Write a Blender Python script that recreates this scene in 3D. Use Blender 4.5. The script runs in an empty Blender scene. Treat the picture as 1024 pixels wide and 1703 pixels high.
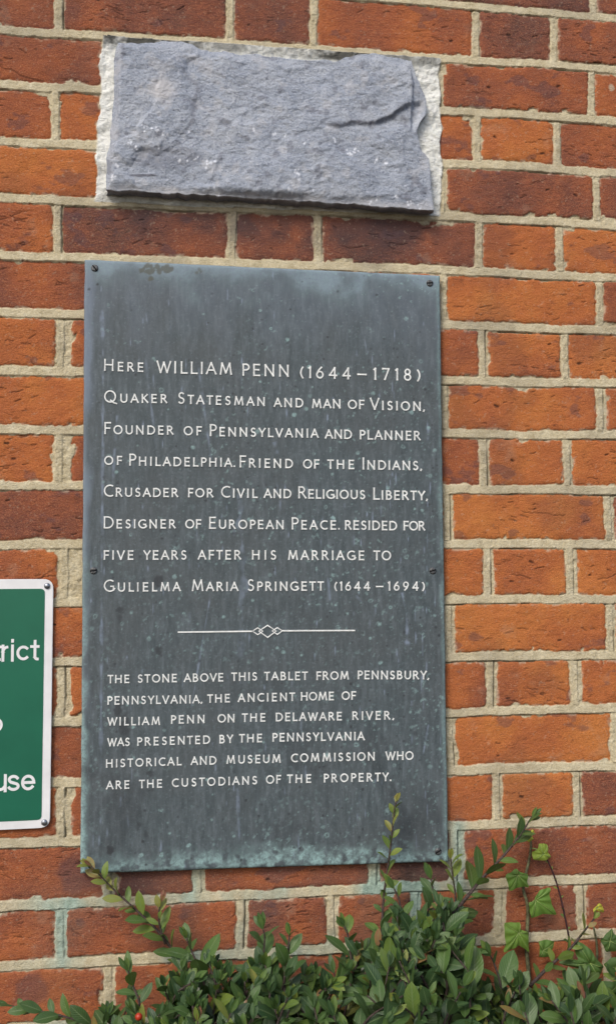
import bpy, math, random
import numpy as np
from mathutils import Vector, Matrix

# ------------------------------------------------------------------ camera, sky, sun, exposure
SC = bpy.context.scene
COL = SC.collection
GZ = 1.5                                   # height of brick bed line 8 above the ground
YAW, PIT, ROL, CX, CY, CZ = -0.138, 0.0615, -0.0045, -0.0929, -1.3383, -0.1152
FPX = 1700.0
CAM_R = Matrix.Rotation(YAW, 3, 'Z') @ Matrix.Rotation(PIT, 3, 'X') @ Matrix.Rotation(-ROL, 3, 'Y')
cd = bpy.data.cameras.new('camera'); cam = bpy.data.objects.new('camera', cd); COL.objects.link(cam)
ex, ey, ez = CAM_R.col[0], CAM_R.col[1], CAM_R.col[2]
m = Matrix.Identity(4)
for i in range(3):
    m[i][0] = ex[i]; m[i][1] = ez[i]; m[i][2] = -ey[i]
m[0][3], m[1][3], m[2][3] = CX, CY, CZ + GZ
cam.matrix_world = m
cd.sensor_fit = 'VERTICAL'; cd.sensor_height = 36.0; cd.sensor_width = 24.0
cd.lens = 36.0 * FPX / 1703.0
cd.clip_start = 0.02; cd.clip_end = 500
SC.camera = cam

SUN_DIR = Vector((-0.42, -0.62, 0.66)).normalized()
world = bpy.data.worlds.new('World'); SC.world = world; world.use_nodes = True
wn = world.node_tree; wn.nodes.clear()
sky = wn.nodes.new('ShaderNodeTexSky'); sky.sky_type = 'NISHITA'; sky.sun_disc = False
sky.sun_elevation = math.asin(SUN_DIR.z); sky.sun_rotation = math.atan2(SUN_DIR.x, SUN_DIR.y)
sky.air_density = 1.0; sky.dust_density = 3.0; sky.ozone_density = 1.0
bg = wn.nodes.new('ShaderNodeBackground'); bg.inputs[1].default_value = 0.13
wo = wn.nodes.new('ShaderNodeOutputWorld')
wn.links.new(sky.outputs[0], bg.inputs[0]); wn.links.new(bg.outputs[0], wo.inputs[0])
sl = bpy.data.lights.new('sun', 'SUN'); sl.energy = 1.4; sl.angle = math.radians(19); sl.color = (1.0, 0.94, 0.86)
so = bpy.data.objects.new('sun', sl); COL.objects.link(so)
so.rotation_euler = SUN_DIR.to_track_quat('Z', 'Y').to_euler(); so.location = (-3, -4, 6)
SC.view_settings.view_transform = 'Standard'; SC.view_settings.look = 'None'
SC.view_settings.exposure = 0.29; SC.view_settings.gamma = 1.0

rng = np.random.default_rng(7)
random.seed(11)

# ------------------------------------------------------------------ measuring helpers
RM = np.array(CAM_R)
CP = np.array([CX, CY, CZ])
def W(u, v, y=0.0):
    """point on the plane at depth y where the wall measurement (u, v) lies; z relative to bed line 8"""
    u = np.asarray(u, float); v = np.asarray(v, float)
    d = np.stack([(u-512)/FPX, np.ones_like(u), -(v-851.5)/FPX], -1) @ RM.T
    t = (np.asarray(y) - CP[1]) / d[..., 1]
    p = CP + d * t[..., None]
    return p[..., 0], p[..., 2]
def P3(u, v, y=0.0):
    x, z = W(u, v, y)
    return Vector((float(x), float(y), float(z) + GZ))
def row_x(u, zl):
    """x on the wall for measurement column u at height zl"""
    v = 851.5
    for _ in range(6):
        x, z = W(u, v); v = v + (z - zl) * 1230
    return float(W(u, v)[0])

_T = rng.random((512, 512))
def vnoise(x, y, s=0):
    x = x + 17.31*s; y = y + 9.77*s
    xi = np.floor(x).astype(np.int64); yi = np.floor(y).astype(np.int64)
    fx = x-xi; fy = y-yi
    fx = fx*fx*fx*(fx*(fx*6-15)+10); fy = fy*fy*fy*(fy*(fy*6-15)+10)
    a = _T[xi % 512, yi % 512]; b = _T[(xi+1) % 512, yi % 512]
    c = _T[xi % 512, (yi+1) % 512]; d = _T[(xi+1) % 512, (yi+1) % 512]
    return ((a*(1-fx)+b*fx)*(1-fy)+(c*(1-fx)+d*fx)*fy)*2-1
def fbm(x, y, size, octs=4, s=0, gain=.5):
    f = 1.0/size; a = 1.0; r = 0.0; tot = 0
    for k in range(octs):
        ang = .6*k+.3*s
        ca, sa = math.cos(ang), math.sin(ang)
        r = r + a*vnoise((x*ca-y*sa)*f, (x*sa+y*ca)*f, s*7+k*3+1); tot += a
        a *= gain; f *= 2.03
    return r/tot*1.6
def sst(a, b, x):
    t = np.clip((x-a)/(b-a), 0, 1); return t*t*(3-2*t)

def put(name, me, mats, parent=None):
    o = bpy.data.objects.new(name, me); COL.objects.link(o)
    for mt in (mats if isinstance(mats, (list, tuple)) else [mats]): me.materials.append(mt)
    if parent is not None: o.parent = parent
    return o
def info(o, label=None, cat=None, group=None, kind=None):
    if label: o['label'] = label
    if cat: o['category'] = cat
    if group: o['group'] = group
    if kind: o['kind'] = kind
    return o
def np_mesh(name, co, faces, attrs=None, smooth=True):
    """co (n,3), faces (m,4) quads"""
    me = bpy.data.meshes.new(name)
    n = len(co); mf = len(faces)
    me.vertices.add(n); me.vertices.foreach_set('co', np.asarray(co, np.float32).ravel())
    me.loops.add(mf*4); me.loops.foreach_set('vertex_index', np.asarray(faces, np.int32).ravel())
    me.polygons.add(mf)
    me.polygons.foreach_set('loop_start', np.arange(0, mf*4, 4, dtype=np.int32))
    if smooth: me.polygons.foreach_set('use_smooth', np.ones(mf, bool))
    me.update(calc_edges=True)
    for k, val in (attrs or {}).items():
        at = me.color_attributes.new(k, 'FLOAT_COLOR', 'POINT')
        at.data.foreach_set('color', np.asarray(val, np.float32).ravel())
    return me
def grid_faces(nx, nz, flip=False):
    i = np.arange(nz*nx).reshape(nz, nx)
    a, b, c, d = i[:-1, :-1], i[:-1, 1:], i[1:, 1:], i[1:, :-1]
    f = np.stack([a, b, c, d], -1).reshape(-1, 4)
    return f[:, ::-1] if flip else f

# ------------------------------------------------------------------ node helpers
class NT:
    def __init__(s, name):
        s.m = bpy.data.materials.new(name); s.m.use_nodes = True
        s.t = s.m.node_tree; s.t.nodes.clear()
        s.out = s.n('ShaderNodeOutputMaterial'); s.b = s.n('ShaderNodeBsdfPrincipled')
        s.l(s.b.outputs[0], s.out.inputs[0])
    def n(s, t, **k):
        x = s.t.nodes.new(t)
        for a, v in k.items(): setattr(x, a, v)
        return x
    def l(s, a, b): s.t.links.new(a, b)
    def setin(s, sock, v):
        if isinstance(v, bpy.types.NodeSocket): s.l(v, sock)
        else: sock.default_value = v
    def attr(s, name):
        a = s.n('ShaderNodeAttribute', attribute_name=name)
        sp = s.n('ShaderNodeSeparateColor'); s.l(a.outputs['Color'], sp.inputs[0])
        return sp.outputs[0], sp.outputs[1], sp.outputs[2], a.outputs['Alpha']
    def coord(s, scale=(1, 1, 1)):
        tc = s.n('ShaderNodeTexCoord'); mp = s.n('ShaderNodeMapping'); s.l(tc.outputs['Object'], mp.inputs[0])
        mp.inputs['Scale'].default_value = scale; return mp.outputs[0]
    def noise(s, vec, scale, detail=4, rough=.55):
        x = s.n('ShaderNodeTexNoise'); s.l(vec, x.inputs['Vector'])
        x.inputs['Scale'].default_value = scale; x.inputs['Detail'].default_value = detail
        x.inputs['Roughness'].default_value = rough; return x.outputs[0]
    def math(s, op, a, b=0.0, c=0.0, clamp=False):
        x = s.n('ShaderNodeMath', operation=op, use_clamp=clamp)
        s.setin(x.inputs[0], a); s.setin(x.inputs[1], b); s.setin(x.inputs[2], c); return x.outputs[0]
    def step(s, a, lo, hi):
        x = s.n('ShaderNodeMapRange', interpolation_type='SMOOTHSTEP'); s.setin(x.inputs[0], a)
        x.inputs[1].default_value = lo; x.inputs[2].default_value = hi; return x.outputs[0]
    def ramp(s, fac, stops):
        x = s.n('ShaderNodeValToRGB'); s.l(fac, x.inputs[0]); e = x.color_ramp.elements
        while len(e) < len(stops): e.new(.5)
        for k, (p, c) in enumerate(stops):
            e[k].position = p; e[k].color = (*c, 1)
        return x.outputs[0]
    def mix(s, fac, a, b, bt='MIX'):
        x = s.n('ShaderNodeMix', data_type='RGBA', blend_type=bt)
        s.setin(x.inputs[0], fac)
        for sk, v in ((x.inputs[6], a), (x.inputs[7], b)):
            if isinstance(v, tuple): v = (*v, 1)
            s.setin(sk, v)
        return x.outputs[2]
    def bump(s, h, dist, strength=1.0, prev=None):
        x = s.n('ShaderNodeBump'); s.l(h, x.inputs['Height'])
        s.setin(x.inputs['Distance'], dist); x.inputs['Strength'].default_value = strength
        if prev: s.l(prev, x.inputs['Normal'])
        return x.outputs[0]
    def brk(s, br, a, b): return s.math('ADD', a, s.math('MULTIPLY', br, b-a))
    def done(s, col, rough, normal=None, spec=.5, metal=0):
        s.setin(s.b.inputs['Base Color'], (*col, 1) if isinstance(col, tuple) else col)
        s.setin(s.b.inputs['Roughness'], rough); s.setin(s.b.inputs['Metallic'], metal)
        s.b.inputs['Specular IOR Level'].default_value = spec
        if normal: s.l(normal, s.b.inputs['Normal'])
        return s.m

# ------------------------------------------------------------------ materials
def mat_wall():
    t = NT('brick_and_mortar')
    br, tone, soot, cop = t.attr('a1'); crack, lime, pale, blotch = t.attr('a2')
    v = t.coord(); vs = t.coord((1, 1, 2.6))
    n1 = t.noise(v, 22, 5, .6); n2 = t.noise(vs, 130, 5, .65); n3 = t.noise(v, 700, 3, .6); n4 = t.noise(v, 45, 6, .7)
    tt = t.math('ADD', tone, t.math('MULTIPLY', t.math('SUBTRACT', n1, .5), .55))
    tt = t.math('ADD', tt, t.math('MULTIPLY', t.math('SUBTRACT', n2, .5), .45), clamp=True)
    bc = t.ramp(tt, [(0.0, (.53, .190, .050)), (.28, (.445, .138, .043)), (.52, (.325, .098, .043)), (.78, (.195, .070, .047)), (1, (.105, .055, .048))])
    bc = t.mix(t.math('MULTIPLY', t.step(n3, .45, .75), .4), bc, (.62, .28, .13))
    bc = t.mix(t.math('MULTIPLY', t.step(n3, .48, .28), .4), bc, (.13, .045, .03))
    bc = t.mix(t.math('MULTIPLY', t.step(n4, .63, .76), .35), bc, (.10, .055, .05))
    # hairline drying cracks and drag marks
    vc = t.coord((1, 1, 3.2)); nc = t.noise(vc, 34, 5, .62)
    band = t.step(t.math('ABSOLUTE', t.math('SUBTRACT', nc, .5)), .013, .002)
    where = t.step(t.noise(v, 17, 2, .5), .50, .62)
    hair = t.math('MULTIPLY', t.math('MULTIPLY', band, where), t.step(t.noise(v, 90, 2, .5), .42, .58))
    bc = t.mix(t.math('MULTIPLY', hair, .75), bc, (.045, .020, .016))
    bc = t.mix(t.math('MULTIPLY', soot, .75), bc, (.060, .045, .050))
    bc = t.mix(t.math('MULTIPLY', blotch, .6), bc, (.085, .058, .070))
    bc = t.mix(t.math('MULTIPLY', pale, .8), bc, (.52, .42, .31))
    mc = t.ramp(t.noise(v, 60, 6, .65), [(.28, (.40, .335, .205)), (.5, (.55, .48, .315)), (.72, (.67, .605, .43))])
    mc = t.mix(t.math('MULTIPLY', t.step(n3, .56, .74), .5), mc, (.27, .205, .125))
    mc = t.mix(t.math('MULTIPLY', t.step(n3, .50, .30), .35), mc, (.72, .68, .55))
    n5 = t.noise(v, 330, 3, .6)
    mc = t.mix(t.math('MULTIPLY', t.step(n5, .57, .72), .35), mc, (.27, .225, .14)); mc = t.mix(t.math('MULTIPLY', t.step(n5, .47, .33), .3), mc, (.78, .74, .61))
    mc = t.mix(t.math('MULTIPLY', t.step(t.noise(v, 9, 3, .6), .45, .65), .35), mc, (.36, .33, .25))
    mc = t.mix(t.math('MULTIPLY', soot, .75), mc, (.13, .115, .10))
    lc = t.ramp(t.noise(v, 90, 6, .7), [(.25, (.52, .52, .46)), (.45, (.76, .78, .74)), (.75, (.86, .87, .85))])
    lc = t.mix(soot, lc, (.085, .085, .075)); mc = t.mix(lime, mc, lc)
    cc = t.ramp(t.noise(v, 110, 5, .65), [(.3, (.17, .27, .23)), (.6, (.36, .50, .44)), (.8, (.52, .58, .50))])
    mc = t.mix(cop, mc, cc)
    bc = t.mix(t.math('MULTIPLY', cop, .28), bc, (.12, .13, .11))
    c = t.mix(br, mc, bc)
    c = t.mix(t.math('MULTIPLY', crack, .95), c, (.014, .008, .008))  # dark brick cracks, and the painted shade of the mortar grooves
    nb = t.bump(n3, .0011, .75); nb = t.bump(n5, t.brk(br, .0007, .0009), .7, nb); nb = t.bump(t.noise(vs, 260, 4, .6), .0016, .7, nb)
    return t.done(c, .92, nb, .25)

def mat_stone():
    t = NT('rough_hewn_stone')
    fl, dk, lt, _ = t.attr('a1')
    v = t.coord(); vr = t.coord((1, 1, 1.5))
    n = t.noise(v, 28, 6, .7); n2 = t.noise(v, 420, 4, .7); n3 = t.noise(vr, 150, 5, .7)
    c = t.ramp(n, [(.3, (.255, .295, .365)), (.5, (.345, .385, .455)), (.7, (.44, .475, .53))])
    c = t.mix(t.math('MULTIPLY', t.step(n2, .53, .70), .75), c, (.12, .13, .19)); c = t.mix(t.math('MULTIPLY', t.step(n2, .47, .30), .8), c, (.52, .55, .64))
    c = t.mix(t.math('MULTIPLY', t.step(n3, .58, .72), .45), c, (.22, .20, .18))
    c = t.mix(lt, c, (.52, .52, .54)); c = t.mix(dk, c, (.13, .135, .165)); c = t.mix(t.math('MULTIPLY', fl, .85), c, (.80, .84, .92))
    nb = t.bump(n2, .0013, .8); nb = t.bump(n3, .0022, .8, nb)
    return t.done(c, .85, nb, .3)

def mat_plaque():
    t = NT('weathered_bronze')
    vd, dk, pl, brn = t.attr('a1')
    v = t.coord(); vs = t.coord((1, 1, .22))
    n = t.noise(v, 300, 5, .7); ns = t.noise(vs, 190, 5, .65); nl = t.noise(v, 9, 4, .6)
    c = t.ramp(ns, [(.3, (.052, .071, .080)), (.52, (.078, .101, .113)), (.72, (.122, .152, .172))])
    c = t.mix(t.math('MULTIPLY', t.step(nl, .40, .68), .40), c, (.085, .095, .100))
    c = t.mix(t.math('MULTIPLY', t.step(n, .56, .70), .55), c, (.045, .055, .060))
    c = t.mix(t.math('MULTIPLY', t.step(n, .45, .30), .40), c, (.20, .245, .275))
    c = t.mix(pl, c, (.24, .30, .40))
    c = t.mix(t.math('MULTIPLY', vd, t.step(n, .22, .62)), c, (.30, .46, .46))
    c = t.mix(dk, c, (.030, .034, .040)); c = t.mix(brn, c, (.085, .085, .060))
    r = t.math('ADD', .48, t.math('MULTIPLY', ns, .25))
    nb = t.bump(n, .0006, .7)
    return t.done(c, r, nb, .45)

def mat_plain(name, col, rough, spec=.5, metal=0, var=.12, scale=120, bumpd=.0):
    t = NT(name); v = t.coord(); n = t.noise(v, scale, 4, .6)
    d = tuple(max(0, x*(1-var*2)) for x in col); l = tuple(min(1, x*(1+var)) for x in col)
    c = t.ramp(n, [(.3, d), (.7, l)])
    nb = t.bump(n, bumpd, .6) if bumpd else None
    return t.done(c, rough, nb, spec, metal)

def mat_leaf(name, stops, vein, glossy=.34, spec=.5, trans=.14):
    t = NT(name)
    uv = t.n('ShaderNodeUVMap'); uv.uv_map = 'UVMap'
    sp = t.n('ShaderNodeSeparateXYZ'); t.l(uv.outputs[0], sp.inputs[0])
    tone, _, _, _ = t.attr('tone')
    v = t.coord(); n = t.noise(v, 160, 4, .6)
    tt = t.math('ADD', tone, t.math('MULTIPLY', t.math('SUBTRACT', n, .5), .18), clamp=True)
    c = t.ramp(tt, stops)
    x = t.math('ABSOLUTE', t.math('SUBTRACT', sp.outputs[0], .5))
    mid = t.step(x, .055, .02)
    lat = t.math('SINE', t.math('MULTIPLY', t.math('SUBTRACT', sp.outputs[1], t.math('MULTIPLY', x, .55)), 62))
    c = t.mix(t.math('MULTIPLY', t.step(lat, .75, 1.0), .22), c, vein)
    c = t.mix(t.math('MULTIPLY', mid, .6), c, vein)
    hb = t.math('ADD', t.math('MULTIPLY', lat, .25), n)
    nb = t.bump(hb, .0006, .6)
    t.done(c, t.math('ADD', glossy, t.math('MULTIPLY', n, .2)), nb, spec)
    tr = t.n('ShaderNodeBsdfTranslucent'); t.l(t.mix(.5, c, (.22, .34, .05)), tr.inputs[0])
    mx = t.n('ShaderNodeMixShader'); mx.inputs[0].default_value = trans
    t.l(t.b.outputs[0], mx.inputs[1]); t.l(tr.outputs[0], mx.inputs[2]); t.l(mx.outputs[0], t.out.inputs[0])
    return t.m

M_WALL = mat_wall(); M_STONE = mat_stone(); M_PLQ = mat_plaque()
M_LET = mat_plain('white_enamel', (.83, .86, .85), .5, .4, 0, .10, 170)
M_SCREW = mat_plain('tarnished_screw', (.13, .135, .14), .5, .5, .45, .3, 500)
M_WHITE = mat_plain('white_sign_paint', (.82, .83, .85), .35, .4, 0, .05, 30)
M_GREEN = mat_plain('green_sign_film', (.014, .138, .082), .34, .45, 0, .05, 14)
M_STEEL = mat_plain('zinc_screw', (.32, .34, .38), .32, .5, .9, .15, 400)
M_LEAF = mat_leaf('shrub_leaf', [(0, (.021, .053, .022)), (.3, (.040, .089, .029)), (.6, (.078, .148, .035)), (.8, (.17, .235, .040)), (.9, (.24, .23, .05)), (1, (.24, .085, .060))], (.17, .24, .11), .30, .5)
M_IVY = mat_leaf('ivy_leaf', [(0, (.050, .105, .030)), (.5, (.125, .245, .040)), (.8, (.27, .37, .05)), (1, (.50, .48, .05))], (.16, .24, .08), .42, .4, .2)
M_VEIN = mat_plain('ivy_vein', (.30, .40, .13), .5, .3, 0, .1, 200)
M_TWIG = mat_plain('shrub_bark', (.075, .055, .050), .8, .2, 0, .35, 300, .0006)
M_TWIGRED = mat_plain('dark_red_bark', (.040, .012, .016), .5, .4, 0, .3, 300)
M_TWIGPALE = mat_plain('ivy_stem_bark', (.14, .14, .075), .8, .2, 0, .35, 300, .0006)
M_BERRY = mat_plain('red_berry_skin', (.42, .035, .012), .4, .5, 0, .1, 200)
M_SOIL = mat_plain('bare_soil', (.075, .055, .040), .95, .1, 0, .5, 25, .01)

# ------------------------------------------------------------------ ground
def ground():
    me = np_mesh('ground', [(-30, -40, 0), (30, -40, 0), (30, .3, 0), (-30, .3, 0)], [(0, 1, 2, 3)])
    info(put('ground', me, M_SOIL), kind='structure')
ground()

# ------------------------------------------------------------------ brick wall
LINES = {-1: [(727, 5), (1024, 31)], 0: [(0, 48), (1024, 116)], 1: [(0, 140.5), (155, 145), (735, 185), (1024, 201)], 2: [(0, 235), (155, 241), (733, 272), (1024, 287)],
 3: [(0, 330), (155, 333), (735, 361), (1024, 374)], 4: [(0, 422), (512, 443), (1024, 461)], 5: [(0, 520), (135, 521), (735, 541), (1024, 551)],
 6: [(0, 615), (735, 631), (1024, 640)], 7: [(0, 712), (735, 721), (1024, 725)], 8: [(0, 806), (735, 812), (1024, 815)], 9: [(0, 906), (740, 902), (1024, 905)],
 10: [(115, 1002), (740, 996), (1024, 996)], 11: [(115, 1102), (740, 1089), (1024, 1090)], 12: [(115, 1202), (745, 1180), (1024, 1181)],
 13: [(115, 1302), (750, 1280), (1024, 1276)], 14: [(0, 1405), (130, 1401), (750, 1372), (1024, 1366)], 15: [(0, 1511), (256, 1497), (512, 1482), (880, 1467), (1024, 1462)],
 16: [(0, 1610), (256, 1596), (800, 1565)]}
BED = {}
for k in range(-14, 30):
    if k in LINES:
        a = np.array(LINES[k], float); x, z = W(a[:, 0], a[:, 1]); s, c = np.polyfit(x, z, 1); BED[k] = (s, c)
    else: BED[k] = (0.0, -0.075*(k-8))
# perpends: row -> [(column, width in mm)], tones of the bricks between them
PERP = {
 -1: [(985, 12)], 0: [(98, 13), (382, 12), (522, 12), (790, 12), (921, 12)],
 1: [(983, 11)], 2: [(92, 12), (794, 11), (925, 12)], 3: [(991, 11)],
 4: [(97, 13), (386, 13), (528, 13), (797, 12), (930, 12)],
 5: [(738, 11), (997, 11)], 6: [(107, 21), (802, 14), (939, 13)], 7: [(739, 12), (998, 15)],
 8: [(105, 24), (806, 14), (943, 14)], 9: [(744, 15), (1012, 15)], 10: [(117, 31), (812, 15), (950, 17)],
 11: [(747, 15), (1016, 14)], 12: [(105, 18), (817, 16), (958, 17)], 13: [(750, 14), (1022, 13)],
 14: [(107, 20), (827, 14), (960, 14)], 15: [(182, 16), (332, 16), (621, 16), (758, 20), (1040, 12)],
 16: [(102, 14), (402, 16), (552, 17), (690, 14), (832, 17), (967, 14)], 17: [(181, 15), (330, 14), (600, 14), (760, 14), (1010, 13)]}
TONES = {
 -1: [.8, .8, .75], 0: [.55, .72, .76, .58, .76, .68], 1: [.58, .36, .70], 2: [.66, .38, .26, .56, .46], 3: [.66, .74, .34],
 4: [.50, .70, .80, .68, .40, .16], 5: [.25, .32, .55], 6: [.30, .42, .35, .25, .48], 7: [.40, .26, .35], 8: [.32, .50, .34, .26, .25],
 9: [.22, .14, .6], 10: [.40, .3, .24, .20, .16], 11: [.28, .26, .3], 12: [.40, .42, .28, .30, .22], 13: [.30, .20, .4],
 14: [.45, .40, .12, .66, .22], 15: [.58, .78, .60, .86, .56, .5], 16: [.55, .60, .66, .62, .56, .56, .44], 17: [.50, .55, .5, .5, .5, .45]}
HOLE_L, HOLE_R = row_x(160, .42), row_x(733, .42)
ROWS = {}
hr = random.Random(5)
for r in range(-13, 30):
    zc = -0.075*(r-8)+.0375
    ps = [(row_x(u, zc), w/1000.) for u, w in PERP.get(r, [])]
    tn = list(TONES.get(r, []))
    pitch = .225 if r % 2 else .1125
    if not ps:
        ps = [((.0 if r % 2 else .056), .012)]; tn = [.4, .4]
    if r in (1, 2, 3): lim = True
    while ps[0][0] > -2.6:
        ps.insert(0, (ps[0][0]-pitch-hr.uniform(-.003, .003), .012+hr.uniform(-.001, .003))); tn.insert(0, hr.uniform(.15, .7))
    while ps[-1][0] < 2.6:
        ps.append((ps[-1][0]+pitch+hr.uniform(-.003, .003), .012+hr.uniform(-.001, .003))); tn.append(hr.uniform(.15, .7))
    ROWS[r] = (np.array([p[0] for p in ps]), np.array([p[1] for p in ps]), np.array(tn + [.4]))

SEG = {}
def cracks_for(r, k, xa, xb, za, zb, rr):
    """short cracks and drag marks of one brick: list of polylines with width and depth"""
    L = xb-xa; H = zb-za; out = []
    for _ in range(rr.choice([0, 1, 1, 2, 2, 3])):      # clusters of short drag tears
        cx = xa+L*rr.uniform(.12, .88); cz = za+H*rr.uniform(.2, .8); sl0 = rr.gauss(0, .16); wide = rr.uniform(.012, .035)
        for _ in range(rr.randint(4, 12)):
            x = cx+rr.gauss(0, wide); z = cz+rr.gauss(0, .009); ln = rr.choice([.004, .006, .008, .012])*rr.uniform(.6, 1.4)
            sl = sl0+(x-cx)*rr.choice([-6, 6])*.8+rr.gauss(0, .08); w = rr.uniform(.00015, .00060); pts = [(x, z)]
            for q in range(4):
                x += ln/4; z += ln/4*(sl+rr.gauss(0, .22)); pts.append((x, z))
            out.append((pts, w, rr.uniform(.3, 1)))
    for _ in range(rr.choice([0, 2, 4, 7])):            # odd ones
        x = xa+L*rr.uniform(.05, .95); z = za+H*rr.uniform(.08, .92); ln = rr.uniform(.003, .010); sl = rr.gauss(0, .3); pts = [(x, z)]
        for q in range(3):
            x += ln/3; z += ln/3*(sl+rr.gauss(0, .3)); pts.append((x, z))
        out.append((pts, rr.uniform(.0001, .0005), rr.uniform(.3, .9)))
    if rr.random() < .22:   # a long crack
        x = xa+L*rr.uniform(.05, .5); z = za+H*rr.uniform(.15, .7); pts = [(x, z)]; ln = L*rr.uniform(.15, .4); sl = rr.gauss(0, .16)
        for q in range(14):
            x += ln/14; z += ln/14*(sl+rr.gauss(0, .32)); pts.append((x, z))
        out.append((pts, rr.uniform(.00015, .0004), .8))
    for _ in range(rr.choice([0, 0, 1, 1, 2])):  # pock holes
        x = xa+L*rr.uniform(.1, .9); z = za+H*rr.uniform(.15, .85); s = rr.uniform(.002, .005)
        out.append(([(x, z), (x+s, z+s*rr.uniform(-.5, .5))], rr.uniform(.0008, .0020), 1))
    return out

def wall_patch(x0, x1, z0, z1, step, detail):
    nx = int(round((x1-x0)/step))+1; nz = int(round((z1-z0)/step))+1
    xs = np.linspace(x0, x1, nx); zs = np.linspace(z0, z1, nz)
    X, Z = np.meshgrid(xs, zs)
    wob = fbm(X, Z, .16, 3, 2)*.0016 + fbm(X, Z, .03, 2, 3)*.0007
    ks = sorted(BED)
    row = np.full(X.shape, ks[0], int); ztop = np.full(X.shape, 9.); zbot = np.full(X.shape, -9.)
    for k in ks:
        s, c = BED[k]; zl = s*np.clip(X, -.7, .7)+c+wob
        below = Z < zl
        row[below] = k+1
        ztop = np.where(below, zl, ztop); zbot = np.where(~below, np.maximum(zbot, zl), zbot)
    dT = ztop-Z; dB = Z-zbot
    sP = np.full(X.shape, 9.); wP = np.full(X.shape, .012); tone = np.full(X.shape, .4); bid = np.zeros(X.shape, int)
    for r in np.unique(row):
        if r not in ROWS: continue
        px, pw, tn = ROWS[r]; mk = row == r
        xx = X[mk] + fbm(X[mk], Z[mk], .05, 2, 5)*.0012
        i = np.searchsorted(px, xx); lo = np.clip(i-1, 0, len(px)-1); hi = np.clip(i, 0, len(px)-1)
        sl = xx-px[lo]; sh = xx-px[hi]; near = np.where(np.abs(sl)-pw[lo]/2 < np.abs(sh)-pw[hi]/2, lo, hi)
        sP[mk] = xx-px[near]; wP[mk] = pw[near]; tone[mk] = tn[np.clip(i, 0, len(tn)-1)]; bid[mk] = (r+40)*200+i
    hole = (row >= 1) & (row <= 3)
    hl = HOLE_L + fbm(X*0, Z, .03, 3, 8)*.003 + (Z-.42)*.035; hrr = HOLE_R + fbm(X*0, Z, .03, 3, 9)*.003
    dh = np.maximum(hl-X, X-hrr)                # >0 outside the hole
    dh = np.where(hole, dh, .05)
    jb = .0066 + fbm(X, Z, .07, 2, 12)*.0008
    d1 = np.minimum(dT, dB)-jb; d2 = np.minimum(np.abs(sP)-wP/2, dh)
    rc = .004
    d = np.where((d1 < rc) & (d2 < rc), rc-np.sqrt(np.maximum(rc-d1, 0)**2+np.maximum(rc-d2, 0)**2), np.minimum(d1, d2))
    en = fbm(X, Z, .012, 4, 20)*.0011 + fbm(X, Z, .004, 2, 21)*.0007
    d = d + en
    # chipped edges here and there
    ch = fbm(X, Z, .03, 3, 23); d = d - sst(.65, 1.05, ch)*.005*sst(.014, .006, d)
    brick = sst(-.0004, .0005, d)
    hsh = (np.sin(bid*12.9898)*43758.5453) % 1.0; hs2 = (np.sin(bid*78.233)*12543.123) % 1.0; hs3 = (np.sin(bid*39.425)*9631.77) % 1.0
    hb = (hsh-.45)*.003 + (X*30 % 1)*0 + fbm(X, Z, .05, 3, 30)*.0008 + fbm(X*1.0, Z*2.2, .014, 4, 31)*.00035 - np.exp(-np.maximum(d, 0)/.0018)*.0018
    # mortar: struck bed ribbons, ribbon perpends with a groove and smeared edges
    tb = np.where(dT < dB, -dT, dB)             # signed distance above its bed line
    inb = np.minimum(dT, dB) < .0058
    hm = -.0016 + fbm(X, Z, .006, 4, 40)*.0010
    pr = .0002 - tb/.0058*.0006 + fbm(X, Z, .02, 3, 41)*.0005 + fbm(X, Z, .004, 3, 44)*.0003
    hm = np.where(inb, pr, hm)
    gr = np.exp(-((tb+.0066)/.0008)**2)*sst(-.2, .35, fbm(X, Z*.3, .05, 3, 42))
    off = np.where(wP > .0135, -(wP-.010)*.35, 0.)
    inp = (np.abs(sP-off) < .0046) & ~inb & (dh > .004)
    hm = np.where(inp, .0001 + fbm(X, Z, .012, 3, 45)*.0007 + fbm(X, Z, .004, 3, 46)*.0005, hm)
    gp = np.exp(-((sP-off-.0056)/.0009)**2)*(~inb)*sst(-.15, .4, fbm(X, Z, .05, 3, 47))*(wP > .0125)
    gro = np.maximum(gr, gp)*(dh > .0)
    hm = hm - gro*.0035
    # lime bedding round the stone
    lime = np.where(hole, sst(.002, -.002, dh), 0.)
    lime = np.maximum(lime, 0)
    cz = Z
    hlm = .0010 + fbm(X, Z, .02, 4, 50)*.002 + fbm(X, Z, .005, 3, 51)*.0009
    hm = np.where(lime > .5, hlm, hm)
    h = hm*(1-brick)+hb*brick
    # stains
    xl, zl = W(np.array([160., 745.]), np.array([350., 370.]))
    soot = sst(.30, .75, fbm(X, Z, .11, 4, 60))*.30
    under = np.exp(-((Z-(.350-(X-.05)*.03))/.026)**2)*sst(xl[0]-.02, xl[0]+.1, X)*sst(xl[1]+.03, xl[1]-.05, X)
    ztl = np.interp(X, W(np.array([197., 300, 335, 460, 560, 605, 690]), np.array([60.]*7))[0], [1.1, 1.1, .75, .6, 1.1, 1.1, .7])
    soot = np.maximum(soot, lime*sst(.019, .009, dT)*(row == 1)*ztl*np.clip(.9+fbm(X, Z, .01, 3, 64)*.5, 0, 1))
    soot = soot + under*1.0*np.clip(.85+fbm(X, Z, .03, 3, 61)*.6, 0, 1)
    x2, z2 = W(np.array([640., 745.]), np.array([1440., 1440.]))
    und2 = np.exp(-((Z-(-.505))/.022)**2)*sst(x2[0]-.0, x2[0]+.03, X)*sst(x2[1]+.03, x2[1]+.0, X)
    und2 = und2 + np.exp(-((Z-(-.505))/.024)**2)*np.exp(-((X+.135)/.05)**2)*1.1
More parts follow.
